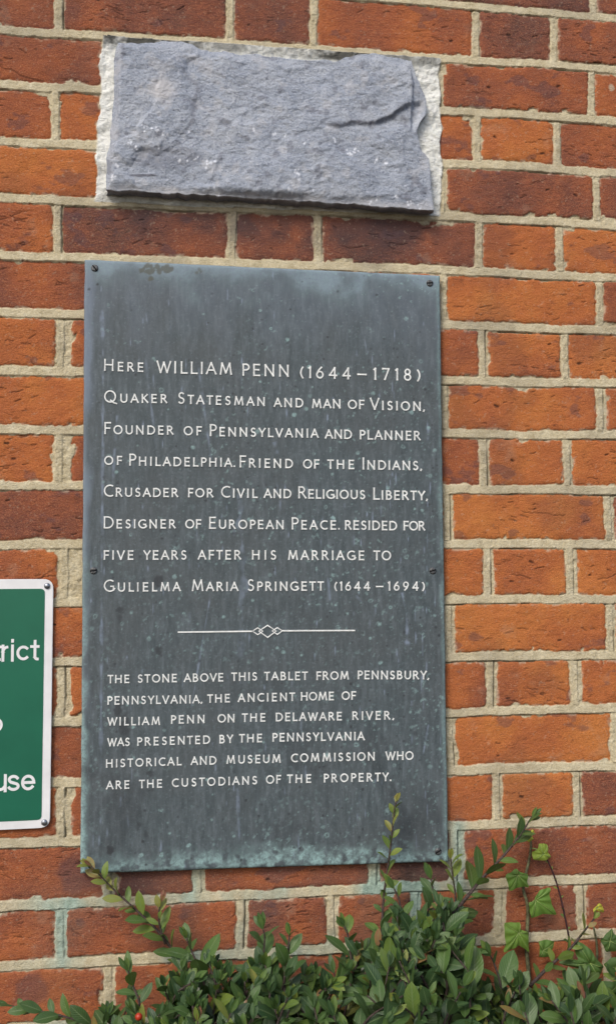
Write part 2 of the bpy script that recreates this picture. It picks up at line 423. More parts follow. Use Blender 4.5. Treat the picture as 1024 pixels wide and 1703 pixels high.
    soot = np.clip(soot + und2*.8, 0, 1)
    cop = sst(-.47, -.52, Z)*sst(-.75, -.60, Z)*sst(-.29, -.21, X)*sst(.34, .27, X)
    cop = cop*np.clip(.55+fbm(X, Z*.5, .05, 4, 63)*.9, 0, 1)*.9
    cop = np.maximum(cop, .75*np.exp(-((X-.292)/.012)**2)*sst(-.40, -.46, Z)*sst(-.70, -.55, Z))
    pale = sst(.25, .7, fbm(X, Z, .010, 4, 70))*sst(.0042, .0004, d)*.85      # mortar smears on the arrises
    pale = pale + sst(.6, 1.1, fbm(X, Z, .03, 4, 71))*.14 + sst(.95, 1.1, fbm(X, Z, .003, 2, 72))*.3
    sx, sz = W(1016., 146.)
    pale = np.maximum(pale, 1.2*sst(.005, .0025, np.hypot(X-sx, (Z-sz)*.8)+fbm(X, Z, .006, 2, 74)*.001))
    blot = sst(.62, .85, fbm(X, Z*1.5, .035, 4, 80)+(hs2-.6)*.35)*.7
    px, pz = W(np.array([135., 55., 130., 945.]), np.array([1450., 1650., 1470., 1350.])); 
    blot = np.maximum(blot, sst(.04, .022, np.hypot(X-px[0], (Z-pz[0])*1.2)+fbm(X, Z, .02, 3, 81)*.008)*.75)
    blot = np.maximum(blot, sst(.024, .012, np.hypot(X-px[1], (Z-pz[1]))+fbm(X, Z, .02, 3, 82)*.008)*.7)
    tone = np.clip(tone + (hs3-.5)*.08 + fbm(X+bid % 97, Z, .07, 3, 83)*.16, 0, 1)
    crack = gro*.55*(1-brick)  # shadow line of the mortar grooves painted in, sharing the crack channel
    if detail:
        cr = np.zeros(X.shape)
        rr = random.Random(99)
        for r, (px_, pw_, tn_) in ROWS.items():
            s0, c0 = BED.get(r-1, (0, 9)); s1, c1 = BED.get(r, (0, 9))
            for k in range(len(px_)-1):
                xa, xb = px_[k]+pw_[k]/2, px_[k+1]-pw_[k+1]/2
                if xb < x0 or xa > x1: continue
                xm = (xa+xb)/2; za = s1*xm+c1+.0066; zb = s0*xm+c0-.0066
                if zb < z0 or za > z1: continue
                for pts, w, dep in cracks_for(r, k, xa, xb, za, zb, rr):
                    for (ax, az), (bx, bz) in zip(pts, pts[1:]):
                        i0 = max(int((min(ax, bx)-x0-.004)/step), 0); i1 = min(int((max(ax, bx)-x0+.004)/step)+2, nx)
                        j0 = max(int((min(az, bz)-z0-.004)/step), 0); j1 = min(int((max(az, bz)-z0+.004)/step)+2, nz)
                        if i1 <= i0 or j1 <= j0: continue
                        xx = X[j0:j1, i0:i1]; zz = Z[j0:j1, i0:i1]
                        dx, dz = bx-ax, bz-az; l2 = dx*dx+dz*dz+1e-12
                        tt = np.clip(((xx-ax)*dx+(zz-az)*dz)/l2, 0, 1)
                        dd = np.hypot(xx-ax-dx*tt, zz-az-dz*tt)
                        cr[j0:j1, i0:i1] = np.maximum(cr[j0:j1, i0:i1], sst(w+.0008, w*.3, dd)*dep)
        cr = cr*brick
        h = h - cr*.0011
        crack = np.maximum(crack, cr*.85)
    co = np.stack([X, -h, Z+GZ], -1).reshape(-1, 3)
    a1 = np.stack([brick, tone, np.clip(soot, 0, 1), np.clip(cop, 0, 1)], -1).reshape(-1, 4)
    a2 = np.stack([np.clip(crack, 0, 1), lime, np.clip(pale, 0, 1), np.clip(blot, 0, 1)], -1).reshape(-1, 4)
    return co, grid_faces(nx, nz), a1, a2

_fx, _fz = W(np.array([0, 1024, 1024, 0.]), np.array([0, 0, 1703, 1703.]))
WX0, WX1, WZ0, WZ1 = _fx.min()-.03, _fx.max()+.03, _fz.min()-.02, _fz.max()+.02
def build_wall():
    cs, fs, b1, b2 = [], [], [], []; off = 0
    X0, X1, Z0, Z1 = WX0, WX1, WZ0, WZ1
    for args in ((X0, X1, Z0, Z1, .00105, True), (-2.4, X0, -1.5, 1.3, .0045, False), (X1, 2.4, -1.5, 1.3, .0045, False),
                 (X0, X1, Z1, 1.3, .0045, False), (X0, X1, -1.5, Z0, .0045, False)):
        c, f, a, b = wall_patch(*args)
        cs.append(c); fs.append(f+off); b1.append(a); b2.append(b); off += len(c)
    me = np_mesh('brick_wall', np.concatenate(cs), np.concatenate(fs), {'a1': np.concatenate(b1), 'a2': np.concatenate(b2)})
    o = put('brick_wall', me, M_WALL)
    info(o, 'old red brick wall with pale struck mortar joints', 'wall')
build_wall()

# ------------------------------------------------------------------ rough stone block
def resample(pts, n):
    p = np.array(pts, float); s = np.r_[0, np.cumsum(np.hypot(*np.diff(p[:, :2], axis=0).T))]
    t = np.linspace(0, s[-1], n)
    return np.stack([np.interp(t, s, p[:, k]) for k in range(p.shape[1])], 1)
def build_stone():
    top = [(197, 69), (235, 69), (270, 67.5), (298, 67), (320, 70), (335, 81), (375, 84), (400, 89), (425, 88), (459, 93), (500, 97), (558, 98.5), (575, 92), (605, 88), (625, 86), (645, 93), (685, 98)]
    right = [(685, 98), (690, 118), (702, 145), (710, 165), (708, 185), (698, 205), (694, 215), (703, 250), (714, 262), (717, 300), (721, 347)]
    bot = [(176, 314), (225, 316), (260, 319), (296, 321), (370, 326), (450, 331), (520, 334), (600, 340), (650, 345), (690, 348), (721, 349)]
    left = [(197, 69), (193, 80), (190, 110), (188, 150), (189, 180), (186, 205), (178, 260), (176, 290), (176, 314)]
    NX, NZ = 430, 210
    T, B, L, R = resample(top, NX), resample(bot, NX), resample(left, NZ), resample(right, NZ)
    s = np.linspace(0, 1, NX)[None, :, None]; t = np.linspace(0, 1, NZ)[:, None, None]
    U = (1-t)*T[None]+t*B[None]+(1-s)*L[:, None]+s*R[:, None]-((1-s)*(1-t)*T[0]+s*(1-t)*T[-1]+(1-s)*t*B[0]+s*t*B[-1])
    u, v = U[..., 0], U[..., 1]
    t2 = t[..., 0]; s2 = s[..., 0]
    edge = np.minimum(np.minimum(s2, 1-s2)*2.2, np.minimum(t2, 1-t2))      # 0 at the rim
    depth = .012+.012*t2+0*s2
    x, z = W(u, v, -depth)
    # ragged rim
    rim = np.exp(-edge/.02)
    x = x+rim*fbm(u, v, 22, 4, 90)*.0014; z = z+rim*fbm(u, v, 18, 4, 91)*.0018
    h = fbm(x, z, .16, 3, 92)*.005 + fbm(x, z*1.3, .045, 3, 93)*.0014 + fbm(x+z*.5, z*1.6-x*.3, .010, 5, 94, .65)*.0010
    rd = 1-np.abs(fbm(x, z, .06, 4, 95)); h = h+(rd-.5)*.0012
    # broken facets: warped cells, each with its own tilt and a small step
    fr0 = random.Random(17); wx = x+fbm(x, z, .05, 4, 110)*.014; wz = z+fbm(x, z, .05, 4, 111)*.014
    for ncell, tilt, stepk in ((26, .012, .0001), (60, .018, .00012)):
        best = np.full(x.shape, 9.); hc = np.zeros(x.shape)
        for _ in range(ncell):
            a, b = fr0.uniform(x.min(), x.max()), fr0.uniform(z.min(), z.max()); gx, gz, st = fr0.gauss(0, tilt), fr0.gauss(0, tilt), fr0.gauss(0, stepk)
            dd = (wx-a)**2+((wz-b)*1.35)**2; mk = dd < best
            best = np.where(mk, dd, best); hc = np.where(mk, (x-a)*gx+(z-b)*gz+st, hc)
        for _ in range(5):                                    # blunt the steps a little
            hp = np.pad(hc, 1, 'edge'); hc = (hp[1:-1, 1:-1]*2+hp[:-2, 1:-1]+hp[2:, 1:-1]+hp[1:-1, :-2]+hp[1:-1, 2:])/6
        h = h+hc
    # hollow with a curved lip at the middle left, and the scalloped hollow at the lower left
    q = np.hypot((u-205)/120, (v-165)/95); h = h+.0022*sst(1.10, .92, q+fbm(u, v, 30, 4, 96)*.10)
    q = np.hypot((u-278)/85, (v-285)/42); h = h-.0030*sst(1.02, .70, q+fbm(u, v, 25, 4, 97)*.16)*sst(330, 300, v)
    # ledge at the right: the upper part stands proud of the lower
    lz = 203+np.interp(u, [535, 560, 600, 625, 650, 690, 715], [2, 6, 0, -2, -12, -36, -40])+fbm(u, v*0, 14, 3, 98)*3
    led = sst(528, 560, u)*sst(5, -3, v-lz)*np.exp(-np.maximum(lz-v, 0)/60); h = h+.0032*led
    fac = sst(600, 640, u)*sst(-4, 6, v-lz)*sst(218, 205, v+(u-640)*.12); h = h-.0032*fac
    side = sst(683, 689, u+fbm(u, v, 12, 2, 99)*1.5)*sst(225, 205, v); h = h-.005*side
    h = h*sst(0, .05, edge)+ (sst(0, .06, edge)-1)*.004
    y = -(depth+h)
    flk = np.zeros(u.shape)
    fr = random.Random(3)
    for (a, b, n, sp) in [(240, 213, 4, 5), (258, 217, 4, 6), (218, 240, 4, 5), (227, 246, 4, 3), (275, 228, 2, 4), (300, 270, 3, 10), (325, 266, 3, 4), (345, 272, 6, 9), (357, 270, 3, 3), (196, 275, 4, 4), (190, 295, 8, 6),
                        (265, 245, 2, 4), (455, 222, 3, 4), (475, 225, 2, 3), (556, 233, 5, 3), (582, 254, 6, 8), (590, 252, 4, 5), (625, 265, 4, 3), (645, 267, 2, 3), (494, 288, 7, 5), (497, 300, 4, 3), (660, 326, 4, 3), (682, 337, 5, 5), (505, 238, 2, 3),
                        (312, 222, 2, 3), (423, 218, 2, 3), (360, 318, 3, 8), (478, 316, 4, 9), (520, 318, 3, 9), (700, 342, 3, 6), (620, 332, 3, 12)]:
        for _ in range(n):
            cx, cy = a+fr.gauss(0, sp*.55), b+fr.gauss(0, sp*.5); rr = fr.uniform(.7, 2.0)
            flk = np.maximum(flk, sst(rr+.9, rr*.4, np.hypot(u-cx, (v-cy)*.8)))
    lt = .85*sst(34, 6, np.hypot((u-268), (v-152)*1.2)+fbm(u, v, 14, 3, 101)*9) + .35*sst(.4, .8, fbm(u, v, 26, 4, 102)) + .5*sst(.96, .995, t2+fbm(u, v, 20, 3, 103)*.02)*1  # upper-left highlight painted into the colour, random pale mottling, pale lower edge
    dk = .5*sst(.55, .9, fbm(u, v, 18, 4, 104)) + .35*sst(1, .7, np.hypot((u-278)/70, (v-262)/22)) + .6*np.exp(-((v-lz)/4)**2)*sst(540, 556, u)*sst(690, 660, u)  # random dark mottling, plus painted shade in the hollow and along the ledge
    qq = np.abs(np.hypot((u-205)/120, (v-165)/95)-1.0+fbm(u, v, 26, 4, 106)*.06); dk = np.maximum(dk, .45*sst(.06, .0, qq)*sst(295, 315, u)*sst(270, 230, v))  # shade line along the curved lip, painted into the colour
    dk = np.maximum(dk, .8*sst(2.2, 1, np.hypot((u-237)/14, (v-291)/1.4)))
    front = np.stack([x, y, z+GZ], -1)
    def ring(y1, shrink):
        pass
    idx = np.arange(NX*NZ).reshape(NZ, NX)
    loop = np.r_[idx[0, :], idx[1:, -1], idx[-1, -2::-1], idx[-2:0:-1, 0]]
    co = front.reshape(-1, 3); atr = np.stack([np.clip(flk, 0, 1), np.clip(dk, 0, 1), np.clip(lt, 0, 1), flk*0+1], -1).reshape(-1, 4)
    base = co[loop]; cen = base.mean(0)
    cs = [co]; fs = [grid_faces(NX, NZ, True)]; ats = [atr]; prev = loop; off = len(co); n = len(loop)
    for f in (.25, .5, .75, 1.0):
        p = base.copy(); p[:, 1] = base[:, 1]*(1-f)+.02*f
        jit = fbm(base[:, 0]*1.0+f, base[:, 2], .012, 3, 105)*.0022
        d = p-cen; d[:, 1] = 0; d /= np.linalg.norm(d, axis=1)[:, None]
        p = p+d*(jit[:, None]-.0015*f)
        cur = np.arange(off, off+n)
        fs.append(np.stack([prev, np.roll(prev, -1), np.roll(cur, -1), cur], -1)); cs.append(p)
        ats.append(np.tile([0, .3, 0, 1], (n, 1))); prev = cur; off += n
    co = np.concatenate(cs)
    org = Vector((cen[0], 0, co[:, 2].min()))
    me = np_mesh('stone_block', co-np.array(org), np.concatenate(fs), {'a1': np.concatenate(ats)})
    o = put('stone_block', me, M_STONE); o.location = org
    info(o, 'rough hewn blue grey stone block bedded in white lime in the brick wall', 'stone')
build_stone()

# ------------------------------------------------------------------ mesh buffer for small things
class Buf:
    def __init__(s): s.v = []; s.f = []; s.uv = []; s.tone = []; s.mi = []
    def quad_grid(s, rows, uvs, tone, mi=0):
        b = len(s.v); n = len(rows[0])
        for r, ur in zip(rows, uvs):
            s.v += [tuple(p) for p in r]; s.uv += ur; s.tone += [tone]*n
        for i in range(len(rows)-1):
            for j in range(n-1):
                s.f.append((b+i*n+j, b+i*n+j+1, b+(i+1)*n+j+1, b+(i+1)*n+j)); s.mi.append(mi)
    def tube(s, pts, r0, r1, n=6, mi=0, tone=.3, jit=0.0):
        pts = [Vector(p) for p in pts]; b = len(s.v); m_ = len(pts); prevn = None
        for i, p in enumerate(pts):
            d = (pts[min(i+1, m_-1)]-pts[max(i-1, 0)])
            d = d.normalized() if d.length > 1e-9 else Vector((0, 0, 1))
            a = d.orthogonal().normalized() if prevn is None else (prevn-d*prevn.dot(d)).normalized()
            prevn = a; c = d.cross(a); r = r0+(r1-r0)*i/(m_-1)
            for k in range(n):
                g = 2*math.pi*k/n; rr = r*(1+random.uniform(-jit, jit))
                s.v.append(tuple(p+a*math.cos(g)*rr+c*math.sin(g)*rr)); s.uv.append((.5, .5)); s.tone.append(tone)
        for i in range(m_-1):
            for k in range(n):
                s.f.append((b+i*n+k, b+i*n+(k+1) % n, b+(i+1)*n+(k+1) % n, b+(i+1)*n+k)); s.mi.append(mi)
        s.f.append(tuple(b+(m_-1)*n+k for k in range(n))); s.mi.append(mi)
        s.f.append(tuple(b+k for k in reversed(range(n)))); s.mi.append(mi)
    def prism(s, poly, y0, y1, mi=0):
        """polygon [(x,z)] counter-clockwise seen from the viewer, extruded from y0 (back) to y1 (front)"""
        b = len(s.v); n = len(poly)
        for (x, z) in poly: s.v.append((x, y1, z)); s.uv.append((0, 0)); s.tone.append(0)
        for (x, z) in poly: s.v.append((x, y0, z)); s.uv.append((0, 0)); s.tone.append(0)
        s.f.append(tuple(b+i for i in range(n))); s.mi.append(mi)
        for i in range(n):
            j = (i+1) % n; s.f.append((b+i, b+n+i, b+n+j, b+j)); s.mi.append(mi)
    def mesh(s, name, org=(0, 0, 0), smooth=True):
        me = bpy.data.meshes.new(name); org = Vector(org)
        me.from_pydata([Vector(p)-org for p in s.v], [], s.f)
        if s.uv:
            ul = me.uv_layers.new(name='UVMap')
            li = np.zeros(len(me.loops), np.int32); me.loops.foreach_get('vertex_index', li)
            ul.data.foreach_set('uv', np.array(s.uv, np.float32)[li].ravel())
        at = me.color_attributes.new('tone', 'FLOAT_COLOR', 'POINT')
        tn = np.array(s.tone, np.float32); at.data.foreach_set('color', np.stack([tn, tn, tn, np.ones_like(tn)], -1).ravel())
        me.polygons.foreach_set('material_index', np.array(s.mi, np.int32))
        if smooth: me.polygons.foreach_set('use_smooth', np.ones(len(s.f), bool))
        me.update(); return me

# ------------------------------------------------------------------ hand drawn sign-writer's letters (strokes)
def arc(cx, cy, rx, ry, a0, a1, n=18):
    return [(cx+rx*math.cos(math.radians(a0+(a1-a0)*i/n)), cy+ry*math.sin(math.radians(a0+(a1-a0)*i/n))) for i in range(n+1)]
def O_(w): return [arc(w/2, .5, w/2, .5, 0, 360, 36)]
CAPS = {
 'A': (.80, [[(0, 0), (.40, 1)], [(.40, 1), (.80, 0)], [(.15, .33), (.65, .33)]]),
 'B': (.52, [[(0, 0), (0, 1)], [(0, 1), (.22, 1)]+arc(.22, .765, .22, .235, 90, -90)+[(0, .53)], [(0, .53), (.25, .53)]+arc(.25, .265, .27, .265, 90, -90)+[(0, 0)]]),
 'C': (.70, [arc(.48, .5, .48, .5, 62, 298, 30)]),
 'D': (.74, [[(0, 0), (0, 1)], [(0, 1), (.26, 1)]+arc(.26, .5, .48, .5, 90, -90, 24)+[(0, 0)]]),
 'E': (.48, [[(0, 0), (0, 1)], [(0, 1), (.47, 1)], [(0, .52), (.42, .52)], [(0, 0), (.48, 0)]]),
 'F': (.46, [[(0, 0), (0, 1)], [(0, 1), (.46, 1)], [(0, .50), (.40, .50)]]),
 'G': (.78, [arc(.48, .5, .48, .5, 58, 328, 32), [(.78, .08), (.78, .44)], [(.55, .44), (.78, .44)]]),
 'H': (.68, [[(0, 0), (0, 1)], [(.68, 0), (.68, 1)], [(0, .52), (.68, .52)]]),
 'I': (.0, [[(0, 0), (0, 1)]]),
 'K': (.62, [[(0, 0), (0, 1)], [(.56, 1), (.03, .46)], [(.14, .58), (.62, 0)]]),
 'L': (.46, [[(0, 0), (0, 1)], [(0, 0), (.46, 0)]]),
 'M': (.92, [[(0, 0), (.13, 1)], [(.13, 1), (.46, .12)], [(.46, .12), (.79, 1)], [(.79, 1), (.92, 0)]]),
 'N': (.70, [[(0, 0), (0, 1)], [(0, 1), (.70, 0)], [(.70, 0), (.70, 1)]]),
 'O': (.90, O_(.90)),
 'P': (.50, [[(0, 0), (0, 1)], [(0, 1), (.23, 1)]+arc(.23, .74, .26, .26, 90, -90)+[(0, .48)]]),
 'Q': (.96, O_(.90)+[[(.50, .16), (.72, -.04), (1.0, -.14)]]),
 'R': (.58, [[(0, 0), (0, 1)], [(0, 1), (.22, 1)]+arc(.22, .755, .25, .245, 90, -90)+[(0, .51)], [(.24, .50), (.60, 0)]]),
 'S': (.48, [arc(.25, .755, .21, .245, 40, 235, 16)+arc(.23, .255, .24, .255, 62, -140, 18)[1:]]),
 'T': (.60, [[(.30, 0), (.30, 1)], [(0, 1), (.60, 1)]]),
 'U': (.66, [[(0, 1), (0, .33)]+arc(.33, .33, .33, .33, 180, 360, 16)+[(.66, 1)]]),
 'V': (.74, [[(0, 1), (.37, 0)], [(.37, 0), (.74, 1)]]),
 'W': (1.12, [[(0, 1), (.29, 0)], [(.29, 0), (.56, .92)], [(.56, .92), (.83, 0)], [(.83, 0), (1.12, 1)]]),
 'Y': (.66, [[(0, 1), (.33, .46)], [(.66, 1), (.33, .46)], [(.33, .46), (.33, 0)]]),
 '.': (.0, [[(0, .0), (0, .05)]]), ',': (.06, [[(.05, .04), (0, -.10)]]),
 '(': (.16, [arc(.62, .45, .62, .72, 136, 224, 12)]), ')': (.16, [arc(-.46, .45, .62, .72, 44, -44, 12)]),
 '-': (.58, [[(0, .45), (.58, .45)]]),
 '1': (.08, [[(.08, 0), (.08, 1)], [(.08, 1), (-.04, .90)]]),
 '4': (.62, [[(.46, 0), (.46, 1)], [(.46, 1), (0, .28)], [(0, .28), (.62, .28)]]),
 '6': (.54, [arc(.27, .30, .27, .30, 0, 360, 26), [(.03, .42), (.14, .70), (.40, 1.0)]]),
 '7': (.54, [[(0, 1), (.54, 1)], [(.54, 1), (.18, 0)]]),
 '8': (.52, [arc(.26, .26, .26, .26, 0, 360, 26), arc(.26, .76, .21, .24, 0, 360, 24)]),
 '9': (.54, [arc(.27, .70, .27, .30, 0, 360, 26), [(.51, .58), (.40, .30), (.14, 0)]]),
}
def stroke_polys(pts, hw, flare=True):
    """outline of one stroke of half width hw"""
    closed = math.hypot(pts[0][0]-pts[-1][0], pts[0][1]-pts[-1][1]) < 1e-6 and len(pts) > 3
    if len(pts) == 2 and flare:
        (a, b), (c, d) = pts; pts = [(a+(c-a)*k, b+(d-b)*k) for k in (0, .12, .5, .88, 1)]
        wid = [1.22, 1.02, .92, 1.02, 1.22]
    else: wid = [1.0]*len(pts)
    n = len(pts); L, R = [], []
    for i, p in enumerate(pts):
        if closed: a, b = pts[(i-1) % (n-1)], pts[(i+1) % (n-1)]
        else: a, b = pts[max(i-1, 0)], pts[min(i+1, n-1)]
        dx, dy = b[0]-a[0], b[1]-a[1]; l = math.hypot(dx, dy) or 1; nx, ny = -dy/l, dx/l
        w = hw*wid[i]
        if not closed and 0 < i < n-1:                       # mitre
            ux, uy = p[0]-a[0], p[1]-a[1]; lu = math.hypot(ux, uy) or 1
            cs = abs((-uy/lu)*nx+(ux/lu)*ny); w = w/max(cs, .6)
        ext = 0
        if not closed and i in (0, n-1): ext = hw*.9*(-1 if i == 0 else 1)
        ex_, ey_ = (dx/l*ext, dy/l*ext)
        L.append((p[0]+nx*w+ex_, p[1]+ny*w+ey_)); R.append((p[0]-nx*w+ex_, p[1]-ny*w+ey_))
    return L, R
def put_strokes(buf, strokes, place, hw, y0, y1, flare=True):
    for k, st in enumerate(strokes):
        L, R = stroke_polys(st, hw, flare); n = len(L); yf = y1-.00004*k; b = len(buf.v)
        for side, yy in ((L, yf), (R, yf), (L, y0), (R, y0)):
            for p in side:
                x, z = place(*p); buf.v.append((x, yy, z)); buf.uv.append((0, 0)); buf.tone.append(0)
        for i in range(n-1):
            buf.f.append((b+i+1, b+i, b+n+i, b+n+i+1)); buf.f.append((b+i, b+i+1, b+2*n+i+1, b+2*n+i)); buf.f.append((b+n+i+1, b+n+i, b+3*n+i, b+3*n+i+1)); buf.mi += [0, 0, 0]
        for i in (0, n-1):
            buf.f.append((b+i, b+n+i, b+3*n+i, b+2*n+i)); buf.mi.append(0)

# ------------------------------------------------------------------ bronze plaque
YP = -.0125                                   # front face
def build_plaque():
    c = [W(u, v, YP) for u, v in ((141, 431), (731, 458), (745, 1433), (134, 1453.5))]
    c = [np.array([float(a), float(b)]) for a, b in c]
    NX, NZ = 400, 660
    s = np.linspace(0, 1, NX)[None, :, None]; t = np.linspace(0, 1, NZ)[:, None, None]
    P = c[0]*(1-s)*(1-t)+c[1]*s*(1-t)+c[2]*s*t+c[3]*(1-s)*t
    x, z = P[..., 0], P[..., 1]; s2 = np.broadcast_to(s[..., 0], x.shape); t2 = np.broadcast_to(t[..., 0], x.shape)
    Wd, Ht = np.linalg.norm(c[1]-c[0]), np.linalg.norm(c[0]-c[3])
    ed = np.minimum(np.minimum(s2, 1-s2)*Wd, np.minimum(t2, 1-t2)*Ht)
    x = x+np.exp(-ed/.002)*fbm(x, z, .03, 3, 200)*.0004; z = z+np.exp(-ed/.002)*fbm(x, z, .03, 3, 201)*.0004
    h = fbm(x, z, .12, 3, 202)*.00015 - np.exp(-ed/.0012)*.0016
    px = s2*590; pz = t2*1000                 # plaque measurements for the stains
    vd = np.zeros(x.shape)
    bt = (1-t2)*Ht; lf = s2*Wd
    n1 = fbm(x, z, .03, 4, 203); n2 = fbm(x, z, .008, 4, 204)
    vd = sst(.030, .006, bt+n1*.010+n2*.006+np.abs(s2-.55)*.022-.008)*np.clip(.50+n2*.9, 0, 1) + sst(.010, .0, lf+n1*.005)*sst(.2, .95, t2)*.8 + sst(.008, .001, (1-s2)*Wd+n1*.003)*.45
    vd = vd + sst(.05, .0, t2*Ht+n1*.02)*.30
    sp = sst(.70, .95, fbm(x, z, .0045, 3, 206)+sst(.05, .6, t2)*.12-.10)*.5*np.clip(.45+fbm(x, z, .09, 3, 205)*.6+(s2-.3)*.5, 0, 1)
    vd = vd+sp
    # little rings and specks of verdigris, dark pits
    fr = random.Random(21); dk = np.zeros(x.shape); pl = np.zeros(x.shape); brn = np.zeros(x.shape)
    def loc(u, v): a, b = W(u, v, YP); return float(a), float(b)
    def spot(arr, cx, cz, r, val, soft=.0008, ring=0, asp=1.0):
        i = (np.abs(x[NZ//2, :]-cx) < r*2+.02).nonzero()[0]; j = (np.abs(z[:, NX//2]-cz) < r*2*max(1, asp)+.02).nonzero()[0]
        if len(i) == 0 or len(j) == 0: return
        sl = np.s_[j[0]:j[-1]+1, i[0]:i[-1]+1]
        d = np.hypot(x[sl]-cx, (z[sl]-cz)/asp)+fbm(x[sl], z[sl], .004, 2, 210)*r*.35
        m_ = sst(r+soft, max(r-soft, 0), d)
        if ring: m_ = m_*sst(r*.25, r*.75, d)
        arr[sl] = np.maximum(arr[sl], m_*val)
    X0, X1, Z0, Z1 = x.min(), x.max(), z.min(), z.max()
    for _ in range(430):
        a = fr.random()**.75; b = 1-fr.random()**1.0
        if b > .85 and fr.random() < .7: continue
        spot(vd, X0+(X1-X0)*a, Z0+(Z1-Z0)*b, fr.choice([.0008, .001, .0014, .0018, .0026]), fr.uniform(.3, .85), .0006, fr.random() < .35)
    for _ in range(650):
        a = fr.random()**.7; b = 1-fr.random()
        if b > .85 and fr.random() < .7: continue
        spot(dk, X0+(X1-X0)*a, Z0+(Z1-Z0)*b, fr.choice([.0007, .0009, .0012, .0016]), fr.uniform(.35, .9), .0006)
    for _ in range(170):                      # short pale runs
        spot(pl, X0+(X1-X0)*fr.random(), Z0+(Z1-Z0)*fr.random(), .0007, fr.uniform(.3, .8), .0005, 0, fr.uniform(3, 10))
    def scratch(u0, v0, u1, v1, w, val, wob=.0015):
        a, b = loc(u0, v0); c_, d_ = loc(u1, v1); dx, dz = c_-a, d_-b; l2 = dx*dx+dz*dz
        tt = ((x-a)*dx+(z-b)*dz)/l2; q = np.abs((x-a)*dz-(z-b)*dx)/math.sqrt(l2)+fbm(x, z, .02, 3, 220)*wob
        m_ = sst(w+.0007, w*.3, q)*sst(-.01, .03, tt)*sst(1.01, .9, tt)*np.clip(.6+fbm(x, z, .012, 3, 221)*.7, 0, 1)
        np.maximum(pl, m_*val, out=pl)
    scratch(169, 440, 172, 640, .0016, .6, .003); scratch(172, 560, 170, 930, .0010, .6); scratch(170, 880, 168, 1290, .0009, .55)
    scratch(240, 580, 262, 760, .0012, .65); scratch(330, 610, 352, 770, .0014, .55, .002); scratch(350, 990, 318, 1180, .0007, .85, .0005)
    scratch(398, 820, 408, 1010, .0025, .45, .004); scratch(404, 930, 400, 1100, .0035, .35, .004); scratch(606, 565, 613, 600, .0008, .8)
    scratch(668, 985, 677, 1030, .0012, .75); scratch(676, 1010, 676, 1075, .0050, .75, .006); scratch(712, 1205, 703, 1255, .0006, .8, .0004); scratch(592, 990, 612, 1014, .0006, .7)
    scratch(195, 690, 188, 800, .0008, .5); scratch(455, 735, 462, 755, .0055, .7, .006); scratch(684, 1165, 684, 1185, .0005, .7); scratch(545, 960, 549, 1000, .0005, .5); scratch(165, 590, 172, 600, .002, .5)
    scratch(240, 490, 245, 540, .0006, .6); scratch(500, 1190, 505, 1300, .0007, .4); scratch(205, 1300, 215, 1380, .0010, .4); scratch(395, 1310, 398, 1400, .0008, .4)
    pl = np.maximum(pl, .42*sst(.030, .0, t2*Ht+n1*.016)+.18*sst(.2, 0, t2+fbm(x, z*.25, .02, 3, 230)*.05))
    pl = np.maximum(pl, .5*sst(.016, .0, lf+fbm(x, z*.3, .02, 3, 231)*.007)*sst(.9, .3, t2))
    for (u, v, r, asp, val) in ((202, 1015, .0050, 1.0, .7), (200, 1030, .0032, 2.6, .6), (264, 968, .0055, 1.4, .75), (265, 1083, .0040, 1.6, .75), (197, 1180, .0055, 1.5, .7), (208, 1210, .006, 2.6, .6), (205, 1245, .003, 3, .5),
                              (183, 1414, .0045, 1.1, .9), (250, 1285, .004, 1.2, .6), (230, 1372, .003, 1.6, .6), (243, 1388, .003, 2, .5), (690, 1220, .003, 1, .5), (663, 1378, .010, 1.2, .35), (700, 1370, .006, 1.5, .3), (240, 965, .003, 1, .4)):
        a, b = loc(u, v); spot(dk, a, b, r, val, .0018, 0, asp)
    for _ in range(26):
        a, b = loc(fr.uniform(225, 285), 441+abs(fr.gauss(0, 9))); spot(brn, a, b, fr.uniform(.002, .0045), .75, .001)
    for _ in range(5):
        a, b = loc(332+fr.gauss(0, 4), 450+fr.gauss(0, 2)); spot(brn, a, b, .002, .6, .001)
    dk = np.maximum(dk, .35*sst(.3, .8, fbm(x, z, .05, 4, 232))*sst(.6, .9, t2)*sst(1, .93, t2))
    dk = np.maximum(dk, .8*sst(.0045, .001, bt)*sst(.2, .5, n2+.3)*sst(.45, .3, s2))
    front = np.stack([x, YP-h, z+GZ], -1).reshape(-1, 3)
    atr = np.stack([np.clip(vd, 0, 1), np.clip(dk, 0, 1), np.clip(pl, 0, 1), np.clip(brn, 0, 1)], -1).reshape(-1, 4)
    idx = np.arange(NX*NZ).reshape(NZ, NX)
    loop = np.r_[idx[0, :], idx[1:, -1], idx[-1, -2::-1], idx[-2:0:-1, 0]]; n = len(loop)
    back = front[loop].copy(); back[:, 1] = -.0045
    cur = np.arange(len(front), len(front)+n)
    co = np.concatenate([front, back]); f = np.concatenate([grid_faces(NX, NZ, True), np.stack([loop, np.roll(loop, -1), np.roll(cur, -1), cur], -1), np.array([[cur[0], cur[NX-1], cur[NX-1+NZ-1], cur[2*NX+NZ-3]]])])
    atr = np.concatenate([atr, np.tile([0, .8, 0, 0], (n, 1))])
    org = Vector(((c[2][0]+c[3][0])/2, 0, min(c[2][1], c[3][1])+GZ))
    o = put('bronze_plaque', np_mesh('bronze_plaque', co-np.array(org), f, {'a1': atr}), M_PLQ); o.location = org
    info(o, 'tall weathered bronze plaque with white lettering screwed to the brick wall', 'plaque')
    return o, org
PLQ, PORG = build_plaque()

